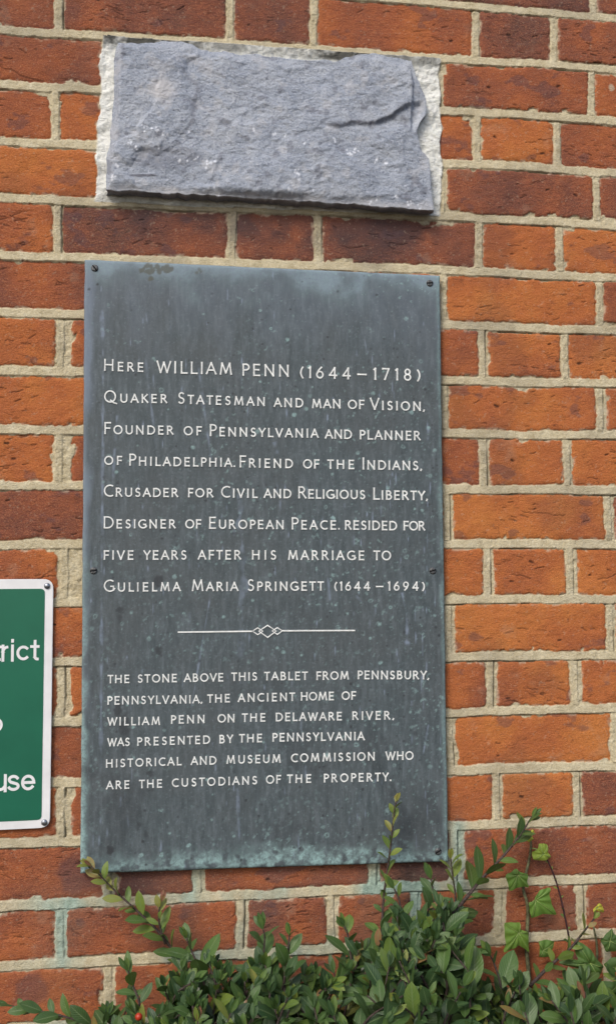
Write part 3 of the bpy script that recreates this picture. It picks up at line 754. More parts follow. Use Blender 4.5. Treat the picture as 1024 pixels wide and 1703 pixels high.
TEXT = [
 [("here", 173.7, 238.8, 616.9, 618.8, 20.5, 16, 1), ("WILLIAM", 260.6, 385.6, 620.5, 623.8, 21, 21, 0), ("PENN", 403.4, 479.7, 625.1, 627, 20.5, 20.5, 0), ("(1644", 498.8, 582.7, 628.7, 631.4, 20, 20, 0), ("-", 593.7, 609.5, 631, 631.4, 18, 18, 0), ("1718)", 621, 698.4, 632, 633.9, 20, 20, 0)],
 [("quaker", 173.7, 278.1, 669.7, 670.8, 21, 15.5, 1), ("statesman", 296.2, 440, 671.6, 675.7, 19.5, 15.5, 1), ("and", 455, 504.3, 677, 677.9, 0, 15.5, 0), ("man", 518.8, 565.8, 679, 679.5, 0, 15.5, 0), ("of", 578.1, 605.7, 680.4, 680.8, 0, 15.5, 0), ("vision,", 614.5, 705.8, 681.7, 683.9, 20, 15.5, 1)],
 [("founder", 174.2, 288.5, 722.2, 723.3, 20.5, 15.5, 1), ("of", 305.7, 335.8, 724, 724.4, 0, 15.5, 0), ("pennsylvania", 349.2, 529.7, 725.5, 728.5, 20, 15.5, 1), ("and", 539.8, 584.9, 729.6, 730.4, 0, 15.5, 0), ("planner", 598, 698.4, 730.9, 732.6, 0, 15.5, 0)],
 [("of", 173.7, 203.8, 773.2, 773.5, 0, 15.5, 0), ("philadelphia.", 215.5, 391, 774.5, 776.9, 20, 15.5, 1), ("friend", 398.7, 487, 777.5, 778.8, 20, 15.5, 1), ("of", 503.7, 531, 779.2, 779.6, 0, 15.5, 0), ("the", 543.9, 588.5, 779.9, 780.5, 0, 15.5, 0), ("indians,", 602.7, 701.1, 781, 782.4, 20, 15.5, 1)],
 [("crusader", 173.1, 296.2, 826.1, 827, 20.5, 15.5, 1), ("for", 313.1, 354.7, 827.1, 827.5, 0, 15.5, 0), ("civil", 367.8, 428.5, 827.5, 828.3, 19.5, 15.5, 1), ("and", 438.4, 484.3, 828.3, 828.9, 0, 15.5, 0), ("religious", 496, 606.8, 829.1, 830.5, 20, 15.5, 1), ("liberty,", 620.5, 710.7, 831, 832.2, 20, 15.5, 1)],
 [("designer", 173.1, 292, 878.9, 879, 20.5, 15.5, 1), ("of", 308.2, 335, 879, 879.1, 0, 15.5, 0), ("european", 348.1, 471.4, 879.5, 880.3, 20, 15.5, 1), ("peace.", 485.1, 564.4, 880.6, 881, 20, 15.5, 1), ("resided", 573.4, 659.6, 881, 882.2, 0, 15.5, 0), ("for", 670.5, 706, 882.2, 882.5, 0, 15.5, 0)],
 [("five", 173.1, 222.3, 931, 931, 0, 16, 0), ("years", 238.8, 310.4, 931, 930.8, 0, 16, 0), ("after", 329, 400.6, 930.7, 930.7, 0, 16, 0), ("his", 419.2, 459.1, 930.7, 931, 0, 16, 0), ("marriage", 479.1, 605.4, 931.3, 931.8, 0, 16, 0), ("to", 620.5, 649.7, 931.8, 932, 0, 16, 0)],
 [("gulielma", 173.1, 300.8, 984.3, 983.2, 20.5, 15.5, 1), ("maria", 319.4, 396.5, 983.2, 983, 19.5, 15.5, 1), ("springett", 411.6, 538.4, 983, 982.4, 19.5, 15.5, 1), ("(1644", 555.7, 615, 982.4, 982.4, 0, 15, 0), ("-", 624.6, 636.9, 982.4, 982.4, 0, 15, 0), ("1694)", 645, 705.8, 982.4, 982.6, 0, 15, 0)],
 [("the", 179.2, 215.6, 1136.4, 1135.9, 0, 14, 0), ("stone", 229.3, 294.3, 1135.6, 1134.5, 0, 14, 0), ("above", 305.8, 371.5, 1134.3, 1133.2, 0, 14, 0), ("this", 384.6, 427.5, 1132.6, 1131.8, 0, 14, 0), ("tablet", 439, 511.6, 1131.5, 1131, 0, 14, 0), ("from", 526.1, 579.5, 1131, 1130.2, 0, 14, 0), ("pennsbury,", 594.5, 712.9, 1129.6, 1129.9, 0, 14, 0)],
 [("pennsylvania,", 179.2, 336.7, 1172, 1169.5, 0, 14, 0), ("the", 344.7, 382.4, 1169, 1167.9, 0, 14, 0), ("ancient", 395.5, 490.6, 1167.6, 1165.7, 0, 14, 0), ("home", 500.2, 554.8, 1165.2, 1164.5, 0, 14, 0), ("of", 567.7, 591.8, 1164.1, 1163.8, 0, 14, 0)],
 [("william", 178.7, 266.2, 1206.7, 1205.6, 0, 14, 0), ("penn", 284.8, 340, 1203.7, 1202.6, 0, 14, 0), ("on", 361.9, 389.8, 1201.8, 1201.3, 0, 14, 0), ("the", 402.3, 441.2, 1200.7, 1200, 0, 14, 0), ("delaware", 458.6, 568, 1199.6, 1198, 0, 14, 0), ("river,", 585.7, 654.7, 1197.4, 1196.6, 0, 14, 0)],
 [("was", 178.7, 216.1, 1241.2, 1240.6, 0, 14, 0), ("presented", 228.7, 349.6, 1240.4, 1236.8, 0, 14, 0), ("by", 365.2, 387.9, 1236.3, 1235.5, 0, 14, 0), ("the", 397.4, 435.7, 1234.9, 1234.3, 0, 14, 0), ("pennsylvania", 453.1, 606, 1233.5, 1231, 0, 14, 0)],
 [("historical", 176.8, 302.3, 1276.7, 1272.6, 0, 14, 0), ("and", 317.3, 360, 1272.3, 1271.3, 0, 14, 0), ("museum", 376.9, 466.5, 1270.4, 1268.5, 0, 14, 0), ("commission", 483.8, 622.4, 1267.7, 1264.7, 0, 14, 0), ("who", 640.4, 686.9, 1264.1, 1263.6, 0, 14, 0)],
 [("are", 176.8, 215.6, 1312.8, 1311.5, 0, 14, 0), ("the", 231.4, 269.7, 1310.9, 1309.8, 0, 14, 0), ("custodians", 286.1, 427.5, 1309, 1304.3, 0, 14, 0), ("of", 442.2, 467.3, 1303.5, 1303, 0, 14, 0), ("the", 476.9, 517.1, 1302.4, 1301.8, 0, 14, 0), ("property.", 538.4, 650, 1301.3, 1298.9, 0, 14, 0)],
]
def word(buf, text, uL, uR, vL, vR, big, small, cap, y0, y1, weight):
    ax, az = W(uL, vL, YP); bx, bz = W(uR, vR, YP); px = math.hypot(bx-ax, bz-az)/(uR-uL)
    L = math.hypot(bx-ax, bz-az); ux, uz = (bx-ax)/L, (bz-az)/L
    hs = [(big if (cap and i == 0) else small)*px for i in range(len(text))]
    hw = weight*px
    # condensed a touch so that every word still has room between its letters
    def nat(k): return [CAPS[c.upper()][0]*h*k for c, h in zip(text, hs)]
    n = len(text); k = .92
    inner = L-2*hw
    while True:
        ws = nat(k); gap = (inner-sum(ws))/(n-1) if n > 1 else 0
        if gap > hw*2.6 or k < .6 or n == 1: break
        k -= .02
    # optical gaps: open letters stand closer
    adj = []
    for i in range(n-1):
        a, b = text[i].upper(), text[i+1].upper(); g = 1.0
        if a in 'AVWYTLPFK' : g -= .16
        if b in 'AVWYT': g -= .16
        if a in 'OCDQ': g -= .06
        if b in 'OCGQ': g -= .06
        if a in 'HIMN' and b in 'HIMNELRBDPFKU': g += .12
        if b in '.,': g -= .25
        adj.append(g)
    tot = sum(adj) or 1
    pos = hw
    if n == 1: k = inner/(CAPS[text[0].upper()][0]*hs[0])
    for i, c in enumerate(text):
        h = hs[i]; o0 = pos
        def place(p, q, h=h, o0=o0):
            q = q*(h-2*hw)+hw if h > 3*hw else q*h
            p = p*h*k+o0
            return float(ax+ux*p-uz*q), float(az+uz*p+ux*q)+GZ
        put_strokes(buf, CAPS[c.upper()][1], lambda p, q, pl=place: pl(p, q), hw/1.0, y0, y1) if False else strokes_metric(buf, CAPS[c.upper()][1], place, hw, y0, y1)
        pos += CAPS[c.upper()][0]*h*k
        if i < n-1: pos += (inner-sum(ws))*adj[i]/tot
def strokes_metric(buf, strokes, place, hw, y0, y1, flare=True):
    put_strokes(buf, [[place(*p) for p in st] for st in strokes], lambda a, b: (a, b), hw, y0, y1, flare)

for ln in TEXT:
    b = Buf()
    for wd in ln: word(b, *wd, YP+.002, YP-.0009, 1.20 if wd[6] > 17 else (1.12 if wd[6] > 15 else 1.02))
    put('lettering', b.mesh('lettering', PORG, False), M_LET, PLQ)
def divider():
    b = Buf(); pw = .00083
    def seg(*pts, w=1.0):
        q = []
        for u, v in pts:
            x, z = W(u, v, YP); q.append((float(x), float(z)+GZ))
        put_strokes(b, [q], lambda a, c: (a, c), w*pw, YP+.002, YP-.0009-.00004*len(b.f) % .0002, False)
    seg((297, 1051.3), (420, 1049.8), w=1.1); seg((469.5, 1049), (589, 1048.5), w=1.1)
    seg((420, 1049.7), (428.5, 1044), (437, 1049.7), (428.5, 1055.4), (420, 1049.7), w=1.0)
    seg((430.5, 1049.6), (444.8, 1039.8), (459.2, 1049.5), (445, 1060), (430.5, 1049.6), w=1.05)
    seg((452.5, 1049.4), (461, 1043.8), (469.5, 1049.2), (461, 1055), (452.5, 1049.4), w=1.0)
    put('divider', b.mesh('divider', PORG, False), M_LET, PLQ)
divider()
def screw(name, p, r, mat, parent, org, ang, dome=.45, slot=True):
    """domed slotted screw head facing the viewer (-y)"""
    b = Buf(); n = 20; rings = [(1.0, 0), (1.0, .25), (.86, .62), (.55, .92), (0.02, 1.0)]
    base = len(b.v)
    for (q, hh) in rings:
        for k in range(n):
            a = 2*math.pi*k/n; x, z = q*r*math.cos(a), q*r*math.sin(a)
            yy = hh*r*dome
            if slot:
                d = abs(-math.sin(ang)*x+math.cos(ang)*z)
                if d < r*.16 and q < .9: yy -= r*.3
            b.v.append((p[0]+x, p[1]-yy, p[2]+z)); b.uv.append((0, 0)); b.tone.append(0)
    for i in range(len(rings)-1):
        for k in range(n):
            b.f.append((base+i*n+k, base+i*n+(k+1) % n, base+(i+1)*n+(k+1) % n, base+(i+1)*n+k)); b.mi.append(0)
    b.f.append(tuple(base+(len(rings)-1)*n+k for k in range(n))); b.mi.append(0)
    if slot:
        ca, sa = math.cos(ang), math.sin(ang); w = r*.13; l = r*.93
        poly = [(p[0]+ca*a-sa*c, p[2]+sa*a+ca*c) for a, c in ((-l, -w), (l, -w), (l, w), (-l, w))]
        yb = p[1]-r*dome*1.02
        b.prism(poly, p[1], yb, 1)
    put(name, b.mesh(name, org), [mat, M_SLOT], parent)
M_SLOT = mat_plain('screw_slot_black', (.012, .012, .013), .9, .1)  # plain near-black strip drawn as the slot
for u, v, a in ((158, 446, -.9), (714, 471, .1), (156, 949, .2), (719, 949, .3), (152, 1438, .8), (728, 1416, .5)):
    screw('screw', P3(u, v, YP), .0046, M_SCREW, PLQ, PORG, a)

# ------------------------------------------------------------------ green sign at the left
YS = -.0060
def rounded(c, r, n=7):
    """rounded polygon through 4 corners (tl, tr, br, bl), returned counter-clockwise seen from the viewer"""
    out = []; c = [np.array(q) for q in c]; c = [c[3], c[2], c[1], c[0]]
    for i in range(4):
        p, a, b = c[i], c[i-1], c[(i+1) % 4]
        da = (a-p)/np.linalg.norm(a-p); db = (b-p)/np.linalg.norm(b-p)
        s0, s1 = p+da*r, p+db*r
        for k in range(n+1):
            t = k/n; out.append(tuple((1-t)**2*s0+2*t*(1-t)*p+t*t*s1))
    return out
def build_sign():
    def q(u, v): x, z = W(u, v, YS); return np.array([float(x), float(z)+GZ])
    def ext(a, b, l): d = (b-a)/np.linalg.norm(b-a); return b+d*l
    otr, obr = q(89.3, 963), q(83.5, 1376.5); otl = ext(otr, q(0, 963.3), .36); obl = ext(obr, q(0, 1380.5), .364)
    itr, ibr = q(75.3, 979), q(69.6, 1363.3)
    itl = ext(itr, q(0, 979.5), .346); ibl = ext(ibr, q(0, 1366.5), .351)
    org = Vector(((obr[0]+obl[0])/2, 0, min(obr[1], obl[1])))
    b = Buf(); ot = rounded((otl, otr, obr, obl), .013); b.prism(ot, YS+.0018, YS+.0004)
    # small rounded lip
    cen = np.mean(ot, 0); inn = [tuple(np.array(p)+(cen-np.array(p))/np.linalg.norm(cen-np.array(p))*.0005) for p in ot]
    b.prism(inn, YS+.001, YS)
    o = put('direction_sign', b.mesh('direction_sign', org, False), M_WHITE); o.location = org
    info(o, 'green and white rounded metal sign screwed to the wall left of the plaque', 'sign')
    b = Buf(); b.prism(rounded((itl, itr, ibr, ibl), .006), YS+.001, YS-.0004); put('green_panel', b.mesh('green_panel', org, False), M_GREEN, o)
    for u, v in ((79, 974.6), (74.3, 1368)):
        screw('screw', P3(u, v, YS), .0040, M_STEEL, o, org, .4, .6, False)
    for a in (otl+np.array([.009, -.009]), obl+np.array([.009, .009])):
        screw('screw', (a[0], YS, a[1]), .0046, M_STEEL, o, org, .4, .6, False)
    # lettering: x-height 1, heavy grotesque strokes
    LOW = {
     't': (.42, [[(.24, 1.30), (.24, .22)]+arc(.40, .22, .16, .15, 180, 275, 8), [(.0, .93), (.46, .93)]]),
     'r': (.42, [[(.11, 0), (.11, 1)], [(.11, .55)]+arc(.40, .55, .29, .36, 180, 95, 8)]),
     'i': (.0, [[(.11, 0), (.11, 1)], [(.11, 1.30), (.11, 1.38)]]),
     'c': (.0, [arc(.46, .5, .37, .41, 48, 312, 22)]), 'o': (0, [arc(.48, .5, .38, .41, 0, 360, 30)]),
     'u': (0, [[(.11, 1), (.11, .36)]+arc(.40, .38, .29, .29, 180, 330, 12), [(.73, 1), (.73, 0)]]),
     's': (0, [arc(.40, .715, .27, .205, 25, 235, 14)+arc(.40, .285, .30, .205, 62, -155, 16)[1:]]),
     'e': (0, [[(.10, .50), (.80, .50)], arc(.46, .5, .36, .41, 0, 318, 26)]),
    }
    def line(items, base_u, base_v, xh):
        b = Buf(); x0, z0 = W(base_u, base_v, YS); k = xh*.00083
        d = otr-otl; d = d/np.linalg.norm(d); dn = np.array([-d[1], d[0]])
        for ch, off in items:
            def place(p, qz): r_ = np.array([float(x0), float(z0)+GZ])+d*(off*.00083+p*k)+dn*qz*k; return float(r_[0]), float(r_[1])
            strokes_metric(b, [[(p, min(max(qz, .0), 9)) for p, qz in st] for st in LOW[ch][1]], place, .092*k, YS-.0002, YS-.0008, False)
        put('lettering', b.mesh('lettering', org, False), M_WHITE, o)
    line([('t', -9.0), ('r', 2.4), ('i', 16.3), ('c', 24.6), ('t', 46.6)], 0, 1098.5, 22)
    line([('o', -15.5)], 0, 1217, 21)
    line([('u', -8.6), ('s', 10.9), ('e', 31.0)], 0, 1315.5, 23)
build_sign()

# ------------------------------------------------------------------ foliage
def leaf(buf, base, d, nrm, L, wd, tone, curl=.15, fold=.25, sharp=.78):
    d = Vector(d).normalized(); nrm = Vector(nrm); nrm = (nrm-d*nrm.dot(d))
    nrm = nrm.normalized() if nrm.length > 1e-6 else d.orthogonal().normalized()
    side = d.cross(nrm)
    rows, uvs = [], []; N = 8; tw = random.uniform(-.3, .3)
    for i in range(N+1):
        t = i/N
        w = wd*.5*max(.02, math.sin(math.pi*min(1, .02+.975*t)**1.12)+.10*t*(1-t)*4*t)**sharp
        if i == N: w = wd*.012
        c = Vector(base)+d*(L*t)-nrm*(curl*L*t*t)
        sd = (side*math.cos(tw*t)+nrm*math.sin(tw*t)); nn = (nrm*math.cos(tw*t)-side*math.sin(tw*t))
        r, u = [], []
        for x in (-1, -.55, 0, .55, 1):
            wave = math.sin(t*9+x*2)*.02*wd*abs(x)
            r.append(c+sd*(x*w)+nn*(fold*abs(x)*w-(.12*w if abs(x) == 1 else 0)+wave)); u.append((x*.5+.5, t))
        rows.append(r); uvs.append(u)
    buf.quad_grid(rows, uvs, tone)

UPL = Vector((-.15, -.75, .65)).normalized()
def smooth_path(pts, n):
    """Catmull-Rom through points"""
    P = [Vector(p) for p in pts]; P = [P[0]*2-P[1]]+P+[P[-1]*2-P[-2]]; out = []
    segs = len(P)-3
    for k in range(n+1):
        f = k/n*segs; i = min(int(f), segs-1); t = f-i; a, b, c, d = P[i:i+4]
        out.append(.5*((2*b)+(c-a)*t+(2*a-5*b+4*c-d)*t*t+(3*b-a-3*c+d)*t*t*t))
    return out
def leafy(lb, path, size, spacing, start, tone_fn, spread=.9, flat=.5, tip_bud=True, rr=random, widthr=.44):
    """leaves spiralling up a path"""
    tot = sum((b-a).length for a, b in zip(path, path[1:])); s = start*tot; ph = rr.uniform(0, 6.28); acc = 0; i = 0
    while s < tot:
        while i < len(path)-2 and acc+(path[i+1]-path[i]).length < s: acc += (path[i+1]-path[i]).length; i += 1
        a, b = path[i], path[i+1]; d = (b-a).normalized(); p = a+d*(s-acc)
        f = s/tot; ph += 2.4+rr.uniform(-.3, .3)
        o1 = d.orthogonal().normalized(); o2 = d.cross(o1); out = o1*math.cos(ph)+o2*math.sin(ph)
        out.y -= .25; out = out.normalized()
        ang = spread*(1-.35*f)+rr.uniform(-.2, .2); dr = d*math.cos(ang)+out*math.sin(ang)
        nrm = (d*.9-out*.45)*(1-flat)+UPL*flat*1.4+Vector((rr.uniform(-.3, .3), rr.uniform(-.3, .3), rr.uniform(-.3, .3)))
        L = size*(1-.45*f**2)*rr.uniform(.55, 1.15)
        leaf(lb, p, dr, nrm, L, L*widthr*rr.uniform(.85, 1.12), tone_fn(f), rr.uniform(0, .3), rr.uniform(.1, .45))
        s += spacing*rr.uniform(.75, 1.25)*(1-.3*f)
    if tip_bud:
        d = (path[-1]-path[-2]).normalized()
        for k in range(3):
            out = Vector((rr.uniform(-1, 1), rr.uniform(-1, .3), rr.uniform(-1, 1)))
            L = size*rr.uniform(.30, .5)
            leaf(lb, path[-1], d+out*.35, UPL+out*.4, L, L*.32, tone_fn(1.0), 0, .5)

SHRUB = bpy.data.objects.new('evergreen_shrub', None); COL.objects.link(SHRUB)
SHRUB.location = (.12, -.16, 0); SHRUB.empty_display_size = .1
info(SHRUB, 'dark green evergreen shrub with glossy oval leaves growing below the plaque', 'shrub')
SO = Vector(SHRUB.location)
def tone_main(f):
    r = random.random()
    if r < .10: return random.uniform(.66, .88)
    if r < .12: return random.uniform(.93, 1)
    return random.uniform(.0, .62)+.08*f
SIL_U = [0, 60, 150, 200, 250, 290, 340, 385, 410, 440, 480, 520, 560, 590, 620, 660, 700, 735, 765, 785, 800, 850, 880, 910, 950, 1000, 1060, 1300]
SIL_V = [1700, 1680, 1685, 1660, 1625, 1595, 1572, 1572, 1590, 1568, 1575, 1590, 1588, 1565, 1530, 1500, 1490, 1480, 1510, 1565, 1630, 1640, 1640, 1625, 1610, 1600, 1590, 1590]
def build_shrub():
    lb, sb = Buf(), Buf(); rr = random.Random(8)
    def twig(tip, base, size, spacing, n_tone=tone_main, r0=.0022, **k):
        mid = (tip+base)/2+Vector((rr.uniform(-.02, .02), rr.uniform(-.03, .0), rr.uniform(-.01, .02)))
        path = smooth_path([base, mid, tip], 10); sb.tube(path, r0, .0008, 5)
        leafy(lb, path, size, spacing, .22, n_tone, **k)
    # upper mass: twigs reaching the outline seen against the wall, stepping forward lower down
    for layer, (n, dmin, dmax) in enumerate(((56, 18, 50), (80, 30, 110), (88, 60, 200))):
        for _ in range(n):
            u = rr.uniform(150, 1180) if layer == 0 else rr.uniform(190, 1200)
            top = np.interp(u, SIL_U, SIL_V); v = top+rr.uniform(dmin, dmax)
            f = min(1, (v-top)/170)
            y = -(.035+.05*rr.random()+.20*f*rr.uniform(.75, 1.1))
            tip = P3(u, v, y)
            base = tip+Vector((rr.uniform(-.05, .05), rr.uniform(.0, .06)*(1 if y < -.1 else .1), -rr.uniform(.07, .12)))
            twig(tip, base, rr.uniform(.036, .050), .0118, spread=.95, flat=.45)
    for _ in range(34):                                   # fuller growth at the right
        u = rr.uniform(800, 1120); v = rr.uniform(1632, 1700)
        tip = P3(u, v, -(.07+.14*rr.random()))
        base = tip+Vector((rr.uniform(-.05, .05), rr.uniform(.0, .04), -rr.uniform(.07, .12)))
        twig(tip, base, rr.uniform(.042, .054), .0125, spread=.95, flat=.45)
    # the body below the frame, down to the ground
    for _ in range(480):
        x = rr.uniform(-.30, .75); z = .06+.72*rr.random()**.75; half = (x+.30)/.25
        dep = .30+.06*math.sin(z*5+x*3)
        if x < -.05: z *= .75+.4*min(1, max(0, half))*.6
        y = -dep*rr.uniform(.35, 1.0)
        tip = Vector((x, y, z+.03)); base = tip+Vector((rr.uniform(-.06, .06), rr.uniform(.05, .13), -rr.uniform(.04, .12)))
        twig(tip, base, rr.uniform(.042, .054), .016, spread=1.0, flat=.35)
    # woody framework
    for _ in range(26):
        x = rr.uniform(-.2, .65); y = rr.uniform(-.2, -.1)
        b = SO+Vector((rr.uniform(-.05, .05), rr.uniform(-.04, .04), 0))
        t = Vector((x, y, rr.uniform(.62, .84)))
        sb.tube(smooth_path([b, (b*.5+t*.5)+Vector((0, rr.uniform(-.06, .03), -.05)), t], 12), .007, .002, 6)
    f = put('foliage', lb.mesh('foliage', SO), M_LEAF, SHRUB)
    put('branch', sb.mesh('branch', SO), M_TWIG, SHRUB)
build_shrub()

def shoot(pts, r0, r1, size, spacing, start, tone, mat=M_TWIG, **k):
    """one long shoot: (u, v, depth) measured along it"""
    path = smooth_path([P3(u, v, y) for u, v, y in pts], 26)
    sb = Buf(); sb.tube(path, r0, r1, 7); lb = Buf()
    leafy(lb, path, size, spacing, start, tone, **k)
    o = put('shoot', sb.mesh('shoot', SO), mat, SHRUB)
    put('foliage', lb.mesh('foliage', SO), M_LEAF, o)
random.seed(4)
def tone_young(f): return random.uniform(.45, .62)+.28*f+random.uniform(0, .1)
def tone_bronze(f): return min(1, random.uniform(.5, .7)+.32*f*f)
def tone_mid(f): return random.uniform(.25, .6)+.15*f
shoot([(330, 1640, -.07), (295, 1590, -.05), (258, 1543, -.045), (225, 1512, -.04), (190, 1480, -.035), (152, 1440, -.036)], .0022, .0007, .032, .0088, .05, tone_bronze, flat=.6)
shoot([(275, 1570, -.05), (266, 1540, -.055), (264, 1518, -.06), (268, 1500, -.06)], .0013, .0007, .030, .0095, .2, tone_bronze, flat=.6)
shoot([(632, 1580, -.05), (638, 1490, -.04), (645, 1440, -.042), (651, 1390, -.045), (655, 1350, -.046), (659, 1332, -.046)], .0017, .0008, .026, .0090, .20, tone_bronze, flat=.6)
shoot([(690, 1585, -.07), (728, 1545, -.065), (765, 1505, -.055), (800, 1462, -.05), (835, 1425, -.045), (862, 1392, -.045), (884, 1358, -.045)], .0030, .0009, .046, .0100, .02, tone_mid, flat=.5)
shoot([(880, 1640, -.08), (915, 1605, -.07), (945, 1580, -.06), (968, 1552, -.05), (987, 1528, -.04)], .0024, .0010, .030, .010, .05, tone_young, flat=.5)
shoot([(946, 1575, -.03), (944, 1552, -.03), (931, 1491, -.022), (920, 1455, -.018), (906, 1423, -.016)], .0014, .0010, .0100, .015, .05, tone_young, M_TWIGRED, tip_bud=False)
shoot([(210, 1720, -.10), (150, 1703, -.09), (105, 1690, -.085), (60, 1680, -.08), (15, 1672, -.07)], .0016, .0007, .036, .0095, .02, tone_mid, flat=.6)
shoot([(475, 1680, -.13), (473, 1630, -.12), (478, 1590, -.12), (481, 1556, -.12)], .0017, .0010, .040, .013, .05, tone_mid, flat=.5)
shoot([(775, 1640, -.10), (773, 1600, -.10), (770, 1575, -.10)], .0014, .0008, .030, .010, .1, tone_bronze, flat=.5)
shoot([(440, 1660, -.1), (437, 1610, -.095), (440, 1560, -.09), (437, 1545, -.09)], .0016, .0008, .044, .014, .05, tone_mid, flat=.5)
shoot([(705, 1590, -.07), (712, 1540, -.065), (722, 1500, -.06), (716, 1462, -.055)], .0018, .0010, .050, .015, .15, tone_mid, flat=.5)
shoot([(752, 1560, -.05), (757, 1500, -.045), (752, 1455, -.04), (749, 1428, -.04)], .0015, .0008, .034, .013, .15, tone_young, flat=.5)
shoot([(665, 1600, -.08), (668, 1545, -.075), (664, 1500, -.07), (655, 1478, -.07)], .0018, .0010, .050, .014, .15, tone_mid, flat=.5)
shoot([(590, 1640, -.10), (583, 1590, -.095), (578, 1555, -.09), (572, 1540, -.09)], .0016, .0009, .042, .014, .15, tone_mid, flat=.5)
shoot([(345, 1660, -.10), (335, 1620, -.095), (318, 1580, -.09), (310, 1560, -.09)], .0016, .0009, .044, .014, .15, tone_mid, flat=.5)
shoot([(225, 1700, -.12), (232, 1670, -.115), (222, 1640, -.11), (213, 1615, -.11)], .0016, .0009, .042, .013, .15, tone_mid, flat=.5)
shoot([(835, 1680, -.13), (832, 1640, -.125), (822, 1605, -.12), (815, 1590, -.12)], .0016, .0009, .050, .016, .15, tone_mid, flat=.5)
def berry(u, v, y, r):
    b = Buf(); c = P3(u, v, y); n = 10; rows = []
    for i in range(7):
        a = math.pi*i/6; rows.append([c+Vector((math.sin(a)*math.cos(2*math.pi*k/n), math.sin(a)*math.sin(2*math.pi*k/n), math.cos(a)))*r*(1 if i < 6 else .8) for k in range(n+1)])
    b.quad_grid(rows, [[(0, 0)]*(n+1)]*7, 0); put('berry', b.mesh('berry', SO), M_BERRY, SHRUB)
berry(231, 1691, -.17, .0042)

# ------------------------------------------------------------------ ivy climbing at the right
IVY = bpy.data.objects.new('ivy_plant', None); COL.objects.link(IVY); IO = P3(880, 1700, -.02); IO.z = 0
IVY.location = IO; IVY.empty_display_size = .1
info(IVY, 'ivy with lobed light green leaves climbing the brick wall right of the plaque', 'ivy')
def ivy_leaf(cen, outline, tips, y, tone, cup=.0022):
    """leaf traced as an outline round its vein centre; tips are indices of the lobes"""
    b = Buf(); c = P3(*cen, y-.001)
    out = [P3(u, v, y) for u, v in outline]
    # smooth the outline
    ring = []
    n = len(out)
    for i in range(n):
        a, p, q, d = out[i-1], out[i], out[(i+1) % n], out[(i+2) % n]
        for t in (0, .25, .5, .75):
            s = .5*((2*p)+(q-a)*t+(2*a-5*p+4*q-d)*t*t+(3*p-a-3*q+d)*t*t*t); ring.append(s*.75+(p*(1-t)+q*t)*.25)
    rad = sum((p-c).length for p in ring)/len(ring); rows, uvs = [], []
    tips3 = [out[i] for i in tips]
    for f in (0.02, .25, .5, .75, 1.0):
        r = []
        for j, p in enumerate(ring):
            q = c.lerp(p, f); k = (p-c).length/rad
            q.y -= cup*math.sin(f*2.4)*1.2-(cup*.9*f*f*k) + .0012*math.sin(j*1.3)*f + random.uniform(-.0003, .0003)
            r.append(q)
        r.append(r[0].copy()); rows.append(r); uvs.append([(0.1, f)]*len(r))
    rows = [list(reversed(r)) for r in rows]
    b.quad_grid(rows, uvs, tone)
    for t3 in tips3:                          # pale raised veins
        pts = []
        for f in (0, .2, .4, .6, .8, .93):
            q = c.lerp(t3, f); k = (t3-c).length/rad; q.y -= cup*math.sin(f*2.4)*1.2-(cup*.9*f*f*k)+.0006; pts.append(q)
        b.tube(pts, .00045, .00012, 4, 1)
    put('leaf', b.mesh('leaf', IO), [M_IVY, M_VEIN], IVY)
def z5(p): return [(740+x/3.606, 1330+y/3.606) for x, y in p]
def z6(p): return [(740+x/3.606, 1500+y/3.606) for x, y in p]
random.seed(2)
ivy_leaf(z5([(433, 452)])[0], z5([(425, 412), (445, 432), (495, 447), (490, 485), (500, 525), (455, 522), (420, 535), (385, 548), (375, 500), (360, 458), (395, 430)]), [0, 2, 4, 7, 9], -.026, .42)
ivy_leaf(z5([(540, 600)])[0], z5([(630, 530), (626, 575), (640, 630), (667, 692), (610, 686), (565, 692), (518, 712), (505, 665), (500, 620), (530, 600), (548, 560), (585, 535)]), [0, 3, 6, 8], -.028, .50)
ivy_leaf(z6([(438, 185)])[0], z6([(405, 122), (447, 125), (452, 165), (495, 180), (497, 235), (503, 298), (465, 275), (440, 262), (400, 285), (352, 303), (362, 250), (355, 190), (357, 128)]), [1, 3, 5, 9, 12], -.026, .55)
ivy_leaf(z5([(585, 325)])[0], z5([(585, 262), (612, 272), (615, 315), (632, 345), (595, 362), (530, 360), (522, 312), (550, 300), (560, 268)]), [1, 3, 5, 8], -.020, .78)
ivy_leaf(z5([(505, 225)])[0], z5([(520, 180), (535, 190), (520, 215), (528, 240), (498, 252), (480, 232), (500, 205)]), [1, 3, 5], -.016, .95, .002)
ivy_leaf(z5([(905, 645)])[0], z5([(925, 622), (945, 645), (950, 680), (915, 668), (885, 672), (895, 640)]), [0, 2, 4], -.036, 1.0, .002)
ivy_leaf(z6([(985, 232)])[0], z6([(995, 160), (1010, 190), (1040, 215), (1050, 265), (1020, 295), (965, 300), (950, 270), (930, 232), (955, 200)]), [0, 3, 5, 7], -.030, .08)
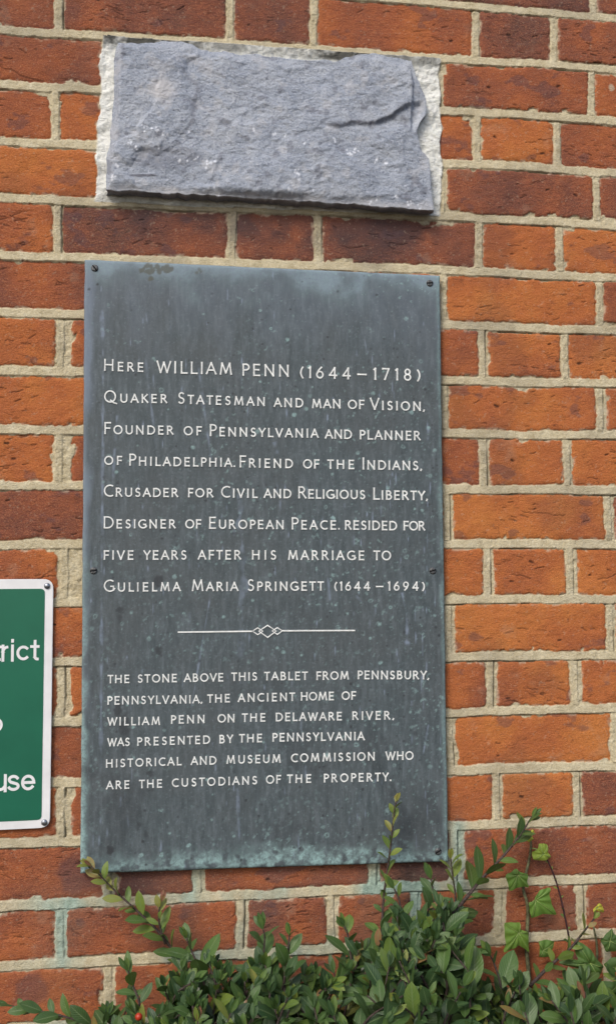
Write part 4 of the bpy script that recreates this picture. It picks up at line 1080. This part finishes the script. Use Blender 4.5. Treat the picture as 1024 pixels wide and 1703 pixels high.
ivy_leaf(z6([(865, 365)])[0], z6([(785, 240), (830, 255), (875, 290), (895, 330), (945, 385), (935, 420), (910, 455), (860, 420), (800, 400), (690, 375), (740, 345), (790, 345), (780, 300)]), [0, 4, 6, 9], -.055, .18, .006)
ivy_leaf(z6([(585, 290)])[0], z6([(560, 235), (610, 228), (655, 240), (640, 285), (655, 330), (600, 328), (560, 330), (565, 280)]), [0, 2, 4, 6], -.028, .35)
ivy_leaf(z6([(1015, 395)])[0], z6([(950, 372), (1000, 335), (1050, 330), (1090, 370), (1080, 420), (1020, 420), (975, 405)]), [0, 2, 4, 5], -.045, .10)
ivy_leaf(z6([(975, 540)])[0], z6([(890, 485), (960, 475), (1030, 478), (1075, 520), (1045, 600), (985, 590), (935, 560)]), [0, 2, 4, 5], -.095, .06, .006)
ivy_leaf(z6([(800, 455)])[0], z6([(730, 410), (790, 400), (850, 425), (830, 470), (840, 500), (780, 490), (740, 470)]), [0, 2, 4, 6], -.060, .05)
def ivy_stem(pts, r0, r1):
    b = Buf(); b.tube(smooth_path([P3(u, v, y) for u, v, y in pts], 30), r0, r1, 7, 0, .3, .12); put('stem', b.mesh('stem', IO), M_TWIGPALE, IVY)
q = z5([(510, 235), (512, 290), (500, 370), (485, 430), (466, 530), (490, 620), (494, 700), (490, 780)])+[(875, 1580), (880, 1640), (884, 1720), (886, 1850)]
ivy_stem([(u, v, -.009-.004*(i % 2)) for i, (u, v) in reversed(list(enumerate(q)))], .0030, .0015)
q = z6([(888, 150), (905, 240), (908, 330), (900, 420)])+[(990, 1660), (985, 1750), (975, 1900)]
ivy_stem([(u, v, -.010) for u, v in reversed(q)], .0028, .0013)
def petiole(a, c, y):
    b = Buf(); p, q = P3(*a, -.010), P3(*c, y); b.tube(smooth_path([p, (p+q)/2+Vector((0, -.004, .003)), q], 8), .0008, .0006, 5); put('petiole', b.mesh('petiole', IO), M_VEIN, IVY)
for a, c, y in ((z5([(478, 480)])[0], z5([(433, 452)])[0], -.026), (z5([(492, 640)])[0], z5([(540, 600)])[0], -.028), (z6([(490, 230)])[0], z6([(438, 185)])[0], -.026), (z5([(510, 290)])[0], z5([(585, 325)])[0], -.02)): petiole(a, c, y)
